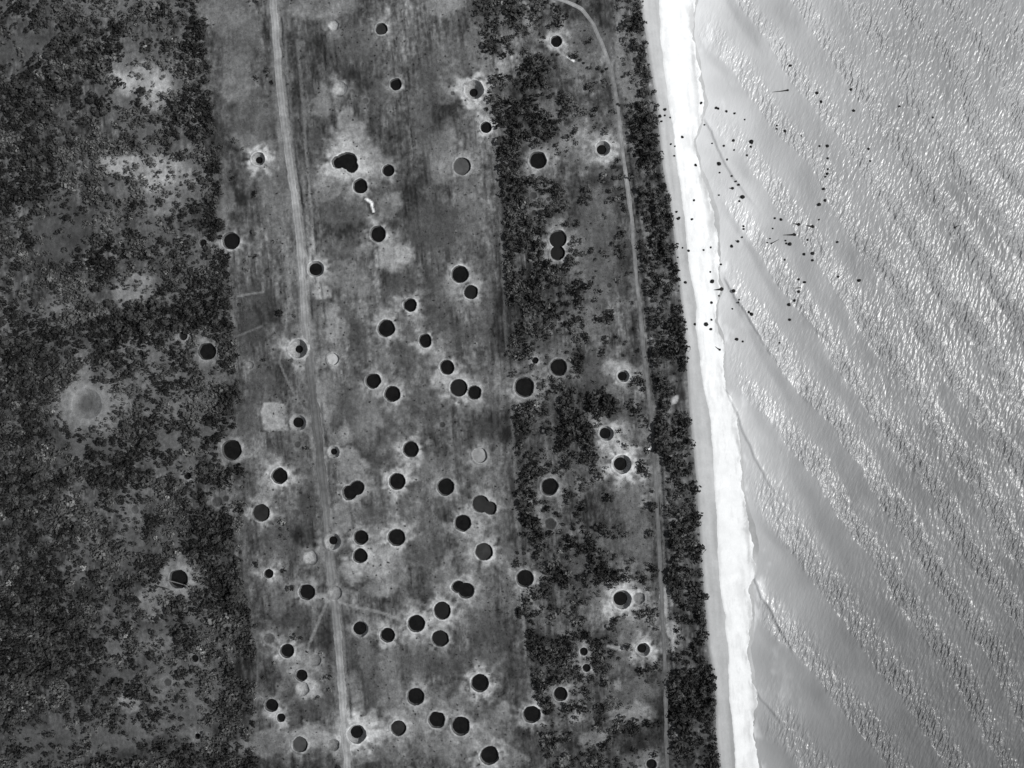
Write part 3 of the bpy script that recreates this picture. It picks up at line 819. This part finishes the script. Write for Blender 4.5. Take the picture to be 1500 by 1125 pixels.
# ------------------------------------------------------------------ the craters
SIZE = {'P': 'pool filled', 'C': 'conical', 'G': 'mud floored', 'L': 'pale floored', 'S': 'shallow dry'}
NA = 44
for i, c in enumerate(CR):
    cx0, cy0, r0, kind, extra, where = c
    prng = np.random.default_rng(400 + i)
    circ = circles(c)
    mx = sum(k[0] for k in circ) / len(circ)
    my = sum(k[1] for k in circ) / len(circ)
    na = NA if len(circ) == 1 else 72
    ang = np.linspace(0, 2 * math.pi, na, endpoint=False)
    dx, dy = np.cos(ang), np.sin(ang)
    R = np.zeros(na)
    for (x0, y0, r) in circ:                                            # outline of the joined pits seen from their middle
        ox, oy = x0 - mx, -(y0 - my)
        bq_ = dx * ox + dy * oy
        disc = bq_ ** 2 - (ox * ox + oy * oy - r * r)
        R = np.maximum(R, np.where(disc > 0, bq_ + np.sqrt(np.maximum(disc, 0)), 0))
    rag = .035 if kind != 'S' else .06
    if (cx0, cy0) in ((304, 515), (788, 235), (412, 1051), (410, 697), (805, 713), (709, 808)):
        rag = .05
    wob = sum(prng.normal(0, rag / (k ** .7)) * np.sin(k * ang + prng.uniform(0, 6.28)) for k in range(2, 8)) * .8 + prng.normal(0, .013, na)
    R = R * (1 + wob) * S                                               # metres
    ox, oy = P(mx, my)
    rm = R.mean()
    root = bpy.data.objects.new('bomb_crater', None)
    COL.objects.link(root)
    hz = float(height(np.array([mx]), np.array([my]))[0])
    root.location = (ox, oy, hz)
    tag(root, None, 'bomb crater ' + where, 'bomb crater', 'bomb craters scattered over the coast land')

    def ringmesh(radii, zs, rel=True, close=False):
        """radii, zs: lists of per-angle arrays; returns verts (local), faces, px, py"""
        vs, px, py = [], [], []
        for rr, z in zip(radii, zs):
            vx, vy = dx * rr, dy * rr
            gx, gy = mx + vx / S, my - vy / S
            g = height(gx, gy) - hz if rel else 0
            vs.append(np.stack([vx, vy, g + z + 0 * vx], -1))
            px.append(gx)
            py.append(gy)
        nr = len(radii)
        V = np.concatenate(vs)
        Fq = []
        for k in range(nr - 1):
            for j in range(na):
                a, b = k * na + j, k * na + (j + 1) % na
                Fq.append((a, b, b + na, a + na))
        Fq = np.array(Fq)
        return V, Fq, np.concatenate(px), np.concatenate(py)

    small = min(1.0, rm / 4.5)
    lip = (.42 if kind in 'PCGL' else .14) * small
    apron = np.maximum(1.3, .30 * rm) * (1 + .35 * np.abs(np.sin(ang * 4 + i)) * prng.uniform(.3, 1) + np.abs(prng.normal(0, .12, na)))
    V, Fq, gx, gy = ringmesh([R, R + .22 * apron, R + .55 * apron, R + apron], [lip * .8, lip, lip * .5, -.10], True)
    t = soil(gx, gy)
    if kind != 'S':
        k_ = 1.25 if (cx0 - .095 * cy0) > 290 else 1.0
        t[:2 * na] = np.clip(np.maximum(t[:2 * na] * k_, .10), .05, .55)
    fx_, fy_ = gx[Fq].mean(1), gy[Fq].mean(1)
    cut = np.zeros(len(Fq), bool)
    for c2 in CR:
        if c2 is c:
            continue
        for (x2, y2, r2) in circles(c2):
            cut |= np.hypot(fx_ - x2, fy_ - y2) < r2 + .4
    if cut.any():
        Fq = Fq[~cut]
    link('crater_rim', new_mesh('crater_rim', V, Fq, t), M_SOIL, root)
    # wall and what lies on the bottom
    if kind == 'P':
        d, ri = 1.7 * (.5 + .5 * small), R * .87
        wt_ = .10
    elif kind == 'C':
        shrink = extra / r0
        ri = R * 0 + extra * S * (1 + wob * .5)
        d = (rm - extra * S) * 1.75 + .6
        wt_ = .36
    elif kind == 'G':
        d, ri = 1.5, R * .93
        wt_ = .12
    elif kind == 'L':
        d, ri = 1.35, R * .95
        wt_ = .28
    else:
        d, ri = (.18 if extra < .1 else .50) * rm, R * .28
        wt_ = extra
    if cx0 - .095 * cy0 < 290 and kind == 'P':
        wt_ = .06
    prof = {'S': [(0, 0), (.14, .34), (.38, .68), (.7, .92), (1, 1)]}.get(kind, [(0, 0), (.16, .42), (.3, .55), (.6, .78), (1, 1)] if kind == 'C' else [(0, 0), (.22, .30), (.5, .58), (.8, .86), (1, 1)])
    off = (-.12 * rm if kind == 'C' else 0)
    radii, zs = [], []
    for (a, b) in prof:
        rr = R + (ri - R) * a
        if 0 < a < 1:
            rr = rr * (1 + prng.normal(0, .012, na))
        radii.append(rr)
        zs.append(lip * .8 * (1 - a) - d * b)
    V, Fq, gx, gy = ringmesh(radii, zs, False)
    V[:na, 2] += height(gx[:na], gy[:na]) - hz
    fade = np.repeat(np.array([a for a, b in prof]), na)
    V[:, 0] += off * fade
    Vt = np.clip(wt_ * (1 + .5 * prng.normal(0, .18, len(V))) * (1 + .25 * fbm(gx, gy, 6, 33, 3)), .015, .6)
    if kind == 'S':
        rimt = soil(gx[:na], gy[:na])
        fd = np.clip(fade * (4 if r0 < 20 else 1.1), 0, 1)
        Vt = Vt * fd + np.tile(rimt, len(prof)) * (1 - fd)
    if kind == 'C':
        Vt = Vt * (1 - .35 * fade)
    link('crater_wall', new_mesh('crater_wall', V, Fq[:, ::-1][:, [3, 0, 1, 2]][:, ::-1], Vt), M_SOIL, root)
    rb = ri * 1.02
    ring = [rb * .02, rb * .3, rb * .55, rb * .75, rb * .9, rb * 1.02]
    V, Fq, gx, gy = ringmesh(ring, [-d + .06] * 6, False)
    V[:, 0] += off
    V[:na, :2] = V[:na, :2].mean(0) + (V[:na, :2] - V[:na, :2].mean(0))
    cap = np.arange(na)[::-1][None, :]
    me_f = [Fq[:, ::-1], cap[:, ::-1]]
    if kind in 'PC':
        link('pool', new_mesh('pool', V, me_f, np.full(len(V), .008)), M_POOL, root)
    else:
        g_ = extra[-1] if isinstance(extra, list) else extra
        if kind == 'S':
            V[:, 2] -= .05
        tt = g_ * (1 + .45 * fbm(gx, gy, 9, 55 + i, 4))
        V[:, 2] += .22 * fbm(gx, gy, 7, 57 + i, 3)
        link('crater_floor', new_mesh('crater_floor', V, me_f, np.clip(tt, .01, .7)), M_MUD, root)

# ------------------------------------------------------------------ vegetation
PALE = [p for p in PATCH if p[4] >= .05 and p[5] >= .5]


def cover(x, y):
    """chance that a bush stands here, and how light its leaves are"""
    q = x - .095 * y
    wx = x + 10 * fbm(x, y, 30, 3) + 4 * fbm(x, y, 9, 6, 2)
    wy = y + 10 * fbm(x, y, 30, 17) + 4 * fbm(x, y, 9, 18, 2)
    qe = wx - .095 * wy
    n1 = fbm(x, y, 26, 171, 4)
    n2 = fbm(x, y, 62, 175, 3)
    c = np.zeros(x.shape)
    left = curve([(300, 30), (312, 100), (318, 200), (325, 300), (338, 420), (350, 540), (348, 640), (356, 740), (363, 860), (374, 940), (378, 1000), (370, 1070), (372, 1125)])
    wob = 4 * fbm(x, y, 12, 181, 3) + 9 * fbm(x, y, 48, 183, 3)
    jung = x + wob < left(y)
    n3 = fbm(x, y, 15, 177, 3)
    c = np.where(jung, .60 + .6 * n1 + .3 * n2 + 1.3 * n3, c)
    sl = curve([(693, 20), (703, 60), (715, 120), (725, 200), (732, 300), (742, 420), (747, 520), (752, 600), (756, 690), (762, 760), (766, 860), (770, 930), (782, 1040), (800, 1120)])
    scr = (x + wob * 1.5 > sl(y)) & (x < COASTX(y) - 5)
    fall = 1 - smooth(50, 150, x - sl(y))
    c = np.where(scr, .0 + .50 * fall + 1.25 * n1 + .4 * n2 + 1.3 * n3, c)
    belt = (x > COASTX(y) + 12 + .5 * wob) & (x + .45 * wob < VEG(y) - .5)
    c = np.where(belt, .58 + .9 * n1 + 1.0 * n3, c)
    grass = ~(jung | scr | belt)
    c = np.where(grass & (q < 392) & (x > left(y)), .9 * np.maximum(n1 - .30, 0), c)
    light = .45 + .9 * fbm(x, y, 45, 191, 3) + 1.1 * fbm(x, y, 12, 195, 2)
    light = np.where(belt, light - .10, light)
    light = np.where(scr, light - .05, light)
    light = np.where(jung & (x < 110), light - .05, light)
    for (px, py, rx, ry, v, s) in PALE:
        m = (np.abs(x - px) < rx * 1.6 + 16) & (np.abs(y - py) < ry * 1.6 + 16)
        if not m.any():
            continue
        d = np.hypot((wx[m] - px) / rx, (wy[m] - py) / ry)
        w = s * (1 - smooth(.55, 1.2, d))
        c[m] = c[m] * (1 - .85 * np.minimum(w * 1.05, 1)) + .12 * w * (v > .08) * (px < 330)
        light[m] = light[m] + .25 * w * (1 if v > .09 else 0)
    for (pts, wd, v, s) in LINES:
        xs, ys = [p[0] for p in pts], [p[1] for p in pts]
        m = (x > min(xs) - 12) & (x < max(xs) + 12) & (y > min(ys) - 12) & (y < max(ys) + 12)
        if m.any():
            c[m] = c[m] * smooth(wd * .4, wd * 1.0, seg_dist(x[m], y[m], pts))
    # dense dark stretches of the jungle
    for (px, py, rx, ry) in ((125, 75, 46, 36), (270, 165, 40, 36), (285, 70, 22, 34), (50, 250, 44, 60), (150, 480, 110, 30), (50, 540, 50, 50), (240, 470, 60, 26), (55, 860, 46, 60),
                             (45, 700, 60, 40), (310, 450, 34, 50), (160, 690, 50, 24), (330, 880, 26, 50), (100, 940, 36, 50), (35, 160, 30, 50), (30, 1000, 40, 60), (330, 1040, 30, 30),
                             (210, 620, 24, 30), (300, 800, 30, 36), (150, 380, 22, 26), (320, 780, 20, 40), (90, 780, 50, 30)):
        m = (np.abs(x - px) < rx * 1.5 + 14) & (np.abs(y - py) < ry * 1.5 + 14)
        w = 1 - smooth(.6, 1.25, np.hypot((wx[m] - px) / rx, (wy[m] - py) / ry))
        c[m] = c[m] + .45 * w
        light[m] -= .32 * w
    # dark groves
    for (px, py, rx, ry) in ((970, 642, 12, 22), (986, 1055, 14, 12), (985, 850, 7, 16), (992, 780, 10, 16), (965, 345, 10, 22), (940, 200, 14, 40), (992, 480, 10, 26), (1000, 1010, 26, 26), (830, 620, 14, 18), (885, 590, 22, 18)):
        m = np.hypot((wx - px) / rx, (wy - py) / ry) < 1.1
        c[m & ~(in_road(x, y))] = 1.2
        light[m] -= .5
    ic = in_crater(x, y, 1.0, 4.5)
    c = np.where(ic > 0, 0, c)
    c = c * (1 - .75 * (in_crater(x, y, 1.45, 3) > 0))
    c[in_road(x, y)] = 0
    return c, np.clip(light, 0, 1), jung, scr, belt


def in_road(x, y):
    return (np.abs(x - ROAD(y)) < 9) | ((np.abs(x - COASTX(y)) < 5.5)) | ((y < 100) & (seg_dist(x, y, COAST[:7]) < 6))


# crown shapes: quads on an uneven dome
def crown(seed, n, lobes):
    g = np.random.default_rng(seed)
    cs = [(g.uniform(-.42, .42), g.uniform(-.42, .42), g.uniform(-.1, .25), g.uniform(.45, .72)) for _ in range(lobes)]
    V, T = [], []
    for k in range(n):
        ccx, ccy, ccz, cr = cs[k % lobes]
        d = g.normal(0, 1, 3)
        d[2] = abs(d[2]) * .9 - .25
        d /= np.linalg.norm(d)
        p = np.array([ccx, ccy, ccz]) + d * cr * g.uniform(.78, 1.05)
        nrm = d + g.normal(0, .45, 3)
        nrm /= np.linalg.norm(nrm)
        a = np.cross(nrm, g.normal(0, 1, 3))
        a /= np.linalg.norm(a)
        b = np.cross(nrm, a)
        s1, s2 = g.uniform(.16, .34), g.uniform(.14, .28)
        V += [p - a * s1 - b * s2 * .6, p + a * s1 * .7 - b * s2, p + a * s1 + b * s2 * .7, p - a * s1 * .6 + b * s2]
        T += [g.uniform(.85, 1.18)] * 4
    return np.array(V), np.array(T)


SHAPES = [crown(900 + k, 20, 3) for k in range(10)]


def canopy(name, px, py, rad, tone, label, cat):
    n = len(px)
    gx, gy = (px - 750) * S, (562.5 - py) * S
    gz = height(px, py)
    which = rng.integers(0, len(SHAPES), n)
    rot = rng.uniform(0, 2 * math.pi, n)
    flat = rng.uniform(.7, 1.15, n)
    Vs, Ts = [], []
    for k, (sv, stn) in enumerate(SHAPES):
        idx = np.where(which == k)[0]
        c, s = np.cos(rot[idx])[:, None], np.sin(rot[idx])[:, None]
        X = (sv[None, :, 0] * c - sv[None, :, 1] * s) * rad[idx][:, None] + gx[idx][:, None]
        Y = (sv[None, :, 0] * s + sv[None, :, 1] * c) * rad[idx][:, None] + gy[idx][:, None]
        Z = (sv[None, :, 2] * flat[idx][:, None] + .55) * rad[idx][:, None] + gz[idx][:, None]
        Vs.append(np.stack([X, Y, Z], -1).reshape(-1, 3))
        Ts.append((stn[None, :] * tone[idx][:, None]).ravel())
    V = np.concatenate(Vs)
    T = np.clip(np.concatenate(Ts), .008, .3)
    F = np.arange(len(V)).reshape(-1, 4)
    return link(name, new_mesh(name, V, F, T, False), M_LEAF, kind='stuff', label=label, cat=cat)


def scatter(x0, x1, y0, y1, step, seed):
    g = np.random.default_rng(seed)
    xs, ys = np.meshgrid(np.arange(x0, x1, step), np.arange(y0, y1, step))
    xs = xs.ravel() + g.uniform(-.55, .55, xs.size) * step
    ys = ys.ravel() + g.uniform(-.55, .55, ys.size) * step
    return xs, ys, g


bx, by, g = scatter(-60, 1052, -50, 1175, 4.1, 21)
c, light, jung, scr, belt = cover(bx, by)
keep = g.uniform(0, 1, bx.size) < c
bx, by, light, jung, scr, belt = bx[keep], by[keep], light[keep], jung[keep], scr[keep], belt[keep]
nb = bx.size
rad = g.gamma(3.2, .42, nb) * np.where(jung, .95, .88) + .5
rad = np.clip(rad, .8, 4.2)
tone = (.012 + .078 * light ** 1.6) * g.lognormal(0, .30, nb)
tone = tone * np.where(g.uniform(0, 1, nb) < .04, 2.1, 1.0) * np.where(belt, .75, 1)
for sel, nm, lb in ((jung, 'jungle_canopy', 'dense mottled jungle canopy filling the left of the coast'),
                    (scr, 'scrub_thicket', 'patchy dark scrub between the cratered field and coastal track'),
                    (belt, 'shore_thicket', 'narrow dark thicket between the coastal track and the beach'),
                    (~(jung | scr | belt), 'field_bushes', 'sparse low bushes dotted over the grass')):
    if sel.sum() > 0:
        canopy(nm, bx[sel], by[sel], rad[sel], tone[sel], lb, 'vegetation')

# low dark shrubs dotted over the open field
fx_, fy_, g = scatter(395, 1000, -40, 1160, 13, 87)
fm = (in_crater(fx_, fy_, 1.15, 2) < 0) & ~in_road(fx_, fy_) & (fx_ < VEG(fy_) - 8) & (g.uniform(0, 1, fx_.size) < .42)
fx_, fy_ = fx_[fm], fy_[fm]
canopy('field_shrubs', fx_, fy_, g.uniform(.35, .85, fx_.size), g.uniform(.010, .035, fx_.size), 'small dark shrubs dotted over the cratered field', 'vegetation')

# single trees that stand out of the thickets
TREES = []
for k in range(4):
    g = np.random.default_rng(60 + k)
    v, t = crown(700 + k, 110, 6)
    t = np.clip(t * .042, .01, .2)
    v = v * np.array([1, 1, .85])
    v[:, 2] += 1.05
    cm = new_mesh('crown', v, np.arange(len(v)).reshape(-1, 4), t, False)
    # tapered trunk with three limbs
    VV, FF = [], []

    def tube(p0, p1, r0, r1, n=6):
        p0, p1 = np.array(p0, float), np.array(p1, float)
        w = p1 - p0
        w /= np.linalg.norm(w)
        a = np.cross(w, (0.3, 1, .2))
        a /= np.linalg.norm(a)
        b = np.cross(w, a)
        base = len(VV)
        for (p, r) in ((p0, r0), (p1, r1)):
            for j in range(n):
                th = 2 * math.pi * j / n
                VV.append(p + (a * math.cos(th) + b * math.sin(th)) * r)
        for j in range(n):
            FF.append((base + j, base + (j + 1) % n, base + n + (j + 1) % n, base + n + j))
    top = (g.uniform(-.06, .06), g.uniform(-.06, .06), .75)
    tube((0, 0, -.15), top, .085, .055)
    for j in range(3):
        th = 2.1 * j + k
        tube(top, (top[0] + .35 * math.cos(th), top[1] + .35 * math.sin(th), 1.2), .045, .02, 5)
    tm = new_mesh('trunk', np.array(VV), np.array(FF))
    cm.materials.append(M_LEAF)
    tm.materials.append(M_BARK)
    TREES.append((cm, tm))


def make_tree(px, py, r, label, group):
    cm, tm = random.choice(TREES)
    root = bpy.data.objects.new('tree', None)
    COL.objects.link(root)
    x, y = P(px, py)
    root.location = (x, y, float(height(np.array([px]), np.array([py]))[0]) - .05)
    root.rotation_euler = (0, 0, random.uniform(0, 6.28))
    root.scale = (r, r, r * random.uniform(.8, 1.1))
    tag(root, None, label, 'tree', group)
    for nm, me in (('crown', cm), ('trunk', tm)):
        o = bpy.data.objects.new(nm, me)
        COL.objects.link(o)
        o.parent = root
    return root


tx, ty, g = scatter(0, 1045, 5, 1120, 14, 77)
c, light, jung, scr, belt = cover(tx, ty)
score = c - .5 * light + g.uniform(0, .5, tx.size)
ok = c > .45
order = np.argsort(-score)
LEVELS = ['the top edge', 'the pale ringed pit', 'the kidney crater', 'the figure eight crater', 'the road bowl crater', 'the cleared pad',
          'the road twin crater', 'the trunk crossed pit', 'the three grouped craters', 'the bottom craters']
quota = {'jungle': 150, 'scrub': 80, 'belt': 50}
for j in order:
    if not ok[j]:
        continue
    z = 'jungle' if jung[j] else 'scrub' if scr[j] else 'belt' if belt[j] else None
    if z is None or quota[z] <= 0:
        continue
    quota[z] -= 1
    lev = ('level just above ' if (ty[j] / 112.5) % 1 < .5 else 'level just below ') + LEVELS[min(int(ty[j] / 112.5), 9)]
    if ty[j] < 56:
        lev = 'close to the top edge'
    if z == 'jungle':
        r = g.uniform(2.2, 4.0)
        place = 'at the left border' if tx[j] < 45 else 'in the far left jungle' if tx[j] < 100 else 'in the inner left jungle' if tx[j] < 180 else 'in the inner right jungle' if tx[j] < 270 else 'at the right jungle edge'
    elif z == 'scrub':
        r = g.uniform(1.7, 2.9)
        place = 'in scrub at the field edge' if tx[j] - .095 * ty[j] < 745 else 'in mid scrub' if tx[j] - .095 * ty[j] < 800 else 'in scrub near the track'
    else:
        r = g.uniform(1.8, 3.0)
        place = 'in the belt beside the beach'
    lb = '%s dark tree %s, %s' % ('broad' if r > 2.9 else 'middling' if r > 2.3 else 'slim', place, lev)
    make_tree(tx[j], ty[j], r, lb, lb)
for (px, py) in ((966, 628), (974, 633), (964, 642), (973, 646), (967, 655), (976, 658), (970, 638)):
    make_tree(px, py, 4.2, 'big dark tree in the solid black clump beside the coastal track', 'trees of the black clump by the track')
for (px, py) in ((344, 858), (351, 862), (346, 868), (354, 870), (349, 874)):
    make_tree(px, py, 3.6, 'big dark tree in a black clump right of the trunk crossed pit', 'trees of the black clump at the jungle edge')
for (px, py, r) in ((843, 86, 1.0), (838, 86, .8), (850, 89, 1.1), (855, 93, .9), (877, 102, .9), (883, 105, 1.), (889, 101, 1.), (913, 113, 1.2), (905, 153, .9), (908, 155, .8),
                    (810, 81, 1.0), (817, 81, .9)):
    make_tree(px, py, r, 'tiny dark tree dotted over the grass near the coastal track bend', 'tiny trees near the track bend')

# ------------------------------------------------------------------ grass tufts over the open ground
gx_, gy_, g = scatter(280, 985, -40, 1165, 3.6, 31)
q = gx_ - .095 * gy_
okk = (in_crater(gx_, gy_, 1.25, 1) < 0) & ~in_road(gx_, gy_) & (gx_ < VEG(gy_) - 6)
tsoil = soil(gx_, gy_)
dens = .75 - 2.6 * np.clip(tsoil - .07, 0, 1) + .5 * stretch(gx_, gy_, 8, 40, 63)
okk &= g.uniform(0, 1, gx_.size) < dens
gx_, gy_, tsoil = gx_[okk], gy_[okk], tsoil[okk]
n = gx_.size
base = np.stack([(gx_ - 750) * S, (562.5 - gy_) * S, height(gx_, gy_)], -1)
V = np.zeros((n, 3, 3, 3))
for k in range(3):
    th = g.uniform(0, 6.28, n)
    ln = g.uniform(.25, .75, n)
    hh = g.uniform(.12, .5, n)
    dxy = np.stack([np.cos(th), np.sin(th), 0 * th], -1)
    nxy = np.stack([-np.sin(th), np.cos(th), 0 * th], -1)
    V[:, k, 0] = base - nxy * (ln * .45)[:, None] - np.array([0, 0, .05])
    V[:, k, 1] = base + nxy * (ln * .45)[:, None] - np.array([0, 0, .05])
    V[:, k, 2] = base + dxy * ln[:, None] + np.stack([0 * th, 0 * th, hh], -1)
T = np.repeat(np.clip(tsoil * g.lognormal(-.08, .25, n), .02, .25), 9)
link('grass_tufts', new_mesh('grass_tufts', V.reshape(-1, 3), np.arange(n * 9).reshape(-1, 3), T, False), M_LEAF, kind='stuff', label='rough grass tufts over the cratered field', cat='grass')

# ------------------------------------------------------------------ rocks and logs invented for the dark specks on the beach and in the shallows (photograph pixels)
SPECK_ROCKS = [(1159, 95, 2.0), (1028, 150, 2.0), (1050, 157, 1.8), (1053, 158, 1.8), (1065, 162, 1.6), (1077, 165, 1.8), (1092, 174, 1.3),
         (967, 170, 2.3), (974, 160, 2.2), (969, 178, 1.8), (974, 169, 1.4), (982, 172, 1.2), (1033, 182, 1.3), (1000, 200, 2.0), (983, 211, 1.5),
         (989, 214, 1.3), (988, 228, 1.5), (1044, 209, 1.2), (1061, 213, 1.6), (1075, 205, 2.1), (1076, 219, 1.3), (1102, 207, 3.2), (1101, 214, 1.7),
         (1095, 227, 1.6), (1066, 233, 1.6), (1054, 239, 2.8), (1020, 241, 2.2), (1055, 252, 1.4), (1073, 257, 1.5), (1079, 265, 1.4), (1083, 270, 1.8),
         (1089, 288, 3.2), (1084, 294, 1.6), (1054, 285, 1.3), (1017, 293, 1.6), (1139, 183, 1.3), (1139, 188, 1.4), (1151, 191, 1.8), (1175, 198, 1.2),
         (1202, 213, 1.5), (1213, 213, 2.2), (1214, 231, 1.8), (1214, 247, 1.5), (1213, 254, 2.1), (1210, 258, 1.7), (1207, 276, 2.3), (1210, 293, 2.0),
         (1201, 299, 2.8), (1204, 148, 2.0), (1198, 135, 2.2), (1248, 130, 2.0), (1252, 161, 2.0), (1274, 217, 1.9), (1276, 235, 1.4), (1319, 155, 1.6), (1368, 171, 1.6),
         (991, 310, 1.8), (994, 320, 2.2), (1014, 321, 1.8), (1000, 363, 1.4), (1009, 367, 2.0), (1031, 366, 1.6), (1042, 362, 1.6), (993, 377, 1.2),
         (1041, 398, 1.4), (1057, 387, 1.6), (1044, 412, 3.0), (1004, 414, 2.1), (1075, 426, 2.6), (1054, 433, 1.4), (1043, 443, 2.0), (1083, 439, 1.4), (1082, 443, 1.3),
         (1101, 460, 2.7), (1097, 457, 2.0), (1043, 468, 1.6), (1004, 472, 2.1), (1018, 475, 2.1), (1035, 475, 3.1), (1042, 482, 2.2), (1080, 497, 2.4),
         (1089, 500, 1.5), (1074, 452, 1.3), (1090, 331, 1.7), (1090, 335, 1.6), (1088, 347, 1.3), (1073, 360, 2.2), (1136, 319, 1.6), (1145, 321, 2.1),
         (1133, 334, 1.3), (1129, 349, 1.3), (1158, 357, 2.6), (1152, 352, 1.5), (1153, 356, 1.4), (1184, 351, 1.4), (1179, 372, 2.1), (1191, 371, 2.4), (1191, 381, 2.0),
         (1151, 380, 1.6), (1171, 409, 1.9), (1180, 413, 2.0), (1171, 427, 2.0), (1165, 440, 2.1), (1157, 446, 2.5), (1158, 468, 1.9), (1143, 502, 1.3),
         (1228, 354, 1.8), (1229, 405, 1.6), (1260, 410, 2.6), (1125, 355, 1.2), (1131, 356, 1.2), (1201, 321, 1.3), (1346, 700, .0)]
SPECK_LOGS = [(1171, 328, 1163, 327, 2.6), (1192, 331, 1182, 330, 2.7), (1165, 343, 1149, 344, 2.6), (1058, 423, 1043, 425, 3.1), (1074, 275, 1069, 275, 2.2),
        (1082, 353, 1078, 352, 2.2), (1155, 131, 1132, 134, 1.7), (1055, 512, 1047, 507, 1.9), (1089, 288, 1083, 288, 2.6), (1174, 421, 1161, 422, 1.3),
        (1400, 333, 1407, 329, 1.6), (1132, 356, 1142, 350, 1.0), (995, 319, 990, 320, 2.0)]


def surface(px, py):
    a, b = np.array([float(px)]), np.array([float(py)])
    zb = float(beach_z(a - VEG(b), b)[0])
    zs = float(sea_surface(a, b)[0][0])
    return zb, zs


SPECKM = []
for k in range(6):
    g = np.random.default_rng(300 + k)
    import bmesh
    bm = bmesh.new()
    bmesh.ops.create_icosphere(bm, subdivisions=2, radius=1)
    ax = g.normal(0, 1, (5, 3))
    ax /= np.linalg.norm(ax, axis=1)[:, None]
    am = g.uniform(.55, .9, 5)
    for v in bm.verts:
        p = np.array(v.co)
        for a_, m_ in zip(ax, am):
            d_ = p @ a_
            if d_ > m_:
                p = p - a_ * (d_ - m_) * .85
        p *= g.uniform(.94, 1.06)
        v.co = p * np.array([1, 1, .8])
    me = bpy.data.meshes.new('speck')
    bm.to_mesh(me)
    bm.free()
    me.materials.append(M_SPECK)
    SPECKM.append(me)
for (px, py, r) in SPECK_ROCKS:
    if r <= 0:
        continue
    zb, zs = surface(px, py)
    o = bpy.data.objects.new('speck', random.choice(SPECKM))
    COL.objects.link(o)
    x, y = P(px, py)
    m = r * S * 1.12
    wet = zs > zb
    o.location = (x, y, max(zb, zs) + .15 * m)
    o.rotation_euler = (random.uniform(-.3, .3), random.uniform(-.3, .3), random.uniform(0, 6.28))
    o.scale = (m, m * random.uniform(.8, 1.1), m * 1.0)
    sz = 'large' if r >= 2.5 else 'small' if r >= 1.7 else 'tiny'
    if px < WL(py) + 2:
        pl = 'on the grey upper beach'
    elif px < WR(py) + 3:
        pl = 'on the white sand strip'
    elif px < 1115:
        pl = 'in shallows by the white strip'
    elif px < 1222:
        pl = 'among the line of specks offshore'
    else:
        pl = 'far out on the glittering water'
    pl += ', above the log trio' if py < 310 else ', level with the log trio' if py < 400 else ', below the log trio'
    lb = '%s stone-shaped dark rock %s' % (sz, pl)
    tag(o, None, lb, 'speck', lb)
WHERE = ['upper right of the log-shaped trio', 'rightmost of the log-shaped trio', 'lowest and longest of the log-shaped trio',
         'thickest, lying at the tip of the grey water tongue', 'short one in the swash by the big rock', 'short one in shallows left of the trio',
         'thin one far up the shore, lying level', 'slanting one at the lowest end of the specks', 'short stub next to the biggest upper rock',
         'thin grey one among the offshore specks', 'lone one far out in the glitter', 'thin slanting one below the trio', 'short one on the grey upper beach']
for (hx, hy, tx_, ty_, r), wh in zip(SPECK_LOGS, WHERE):
    zb, zs = surface(hx, hy)
    x0, y0 = P(hx, hy)
    x1, y1 = P(tx_, ty_)
    root = bpy.data.objects.new('speck_log', None)
    COL.objects.link(root)
    root.location = (x0, y0, max(zb, zs) + .1)
    tag(root, None, 'log-shaped dark speck, ' + wh, 'log', 'log-shaped dark specks along the shore')
    L = math.hypot(x1 - x0, y1 - y0)
    th = math.atan2(y1 - y0, x1 - x0)
    root.rotation_euler = (0, 0, th)
    VV, FF = [], []
    nseg, nn = 7, 8
    for k in range(nseg):
        t = k / (nseg - 1)
        rr = r * S * (.50 * (1 - t) ** 1.2 + .12)
        for j in range(nn):
            a = 2 * math.pi * j / nn
            VV.append((L * t, rr * math.cos(a) + .08 * math.sin(5 * t), rr * math.sin(a) * .9 + .1))
    for k in range(nseg - 1):
        for j in range(nn):
            a, b = k * nn + j, k * nn + (j + 1) % nn
            FF.append((a, b, b + nn, a + nn))
    link('trunk', new_mesh('trunk', np.array(VV), np.array(FF)[:, ::-1]), M_LOG, root)
    if r > 1.5:
        o = bpy.data.objects.new('speck_head', random.choice(SPECKM).copy())
        o.data.materials[0] = M_LOG
        COL.objects.link(o)
        o.parent = root
        o.scale = (r * S * 1.05, r * S * .95, r * S * .9)
# fallen trunks round the jungle crater
for (x0_, y0_, x1_, y1_, wh) in ((247, 850, 273, 857, 'fallen pale trunk lying across the black crater in the jungle'),
                                 (283, 849, 304, 853, 'fallen dark trunk right of the black jungle crater'),
                                 (232, 859, 249, 863, 'fallen dark trunk left of the black jungle crater')):
    a, b = P(x0_, y0_), P(x1_, y1_)
    L = math.hypot(b[0] - a[0], b[1] - a[1])
    VV, FF = [], []
    for k in range(6):
        t = k / 5
        for j in range(8):
            q_ = 2 * math.pi * j / 8
            rr = .42 * (1 - .5 * t)
            VV.append((L * t, rr * math.cos(q_) + .1 * math.sin(4 * t), rr * math.sin(q_)))
    for k in range(5):
        for j in range(8):
            p, q_ = k * 8 + j, k * 8 + (j + 1) % 8
            FF.append((p, q_, q_ + 8, p + 8))
    o = link('fallen_trunk', new_mesh('fallen_trunk', np.array(VV), np.array(FF)[:, ::-1]), material('bleached_wood', base=.16, noise=.2, nscale=2) if 'pale' in wh else M_LOG, label=wh, cat='tree trunk')
    o.location = (a[0], a[1], 3.0 + float(height(np.array([x0_ * 1.]), np.array([y0_ * 1.]))[0]) - 2.6)
    o.rotation_euler = (0, 0, math.atan2(b[1] - a[1], b[0] - a[0]))
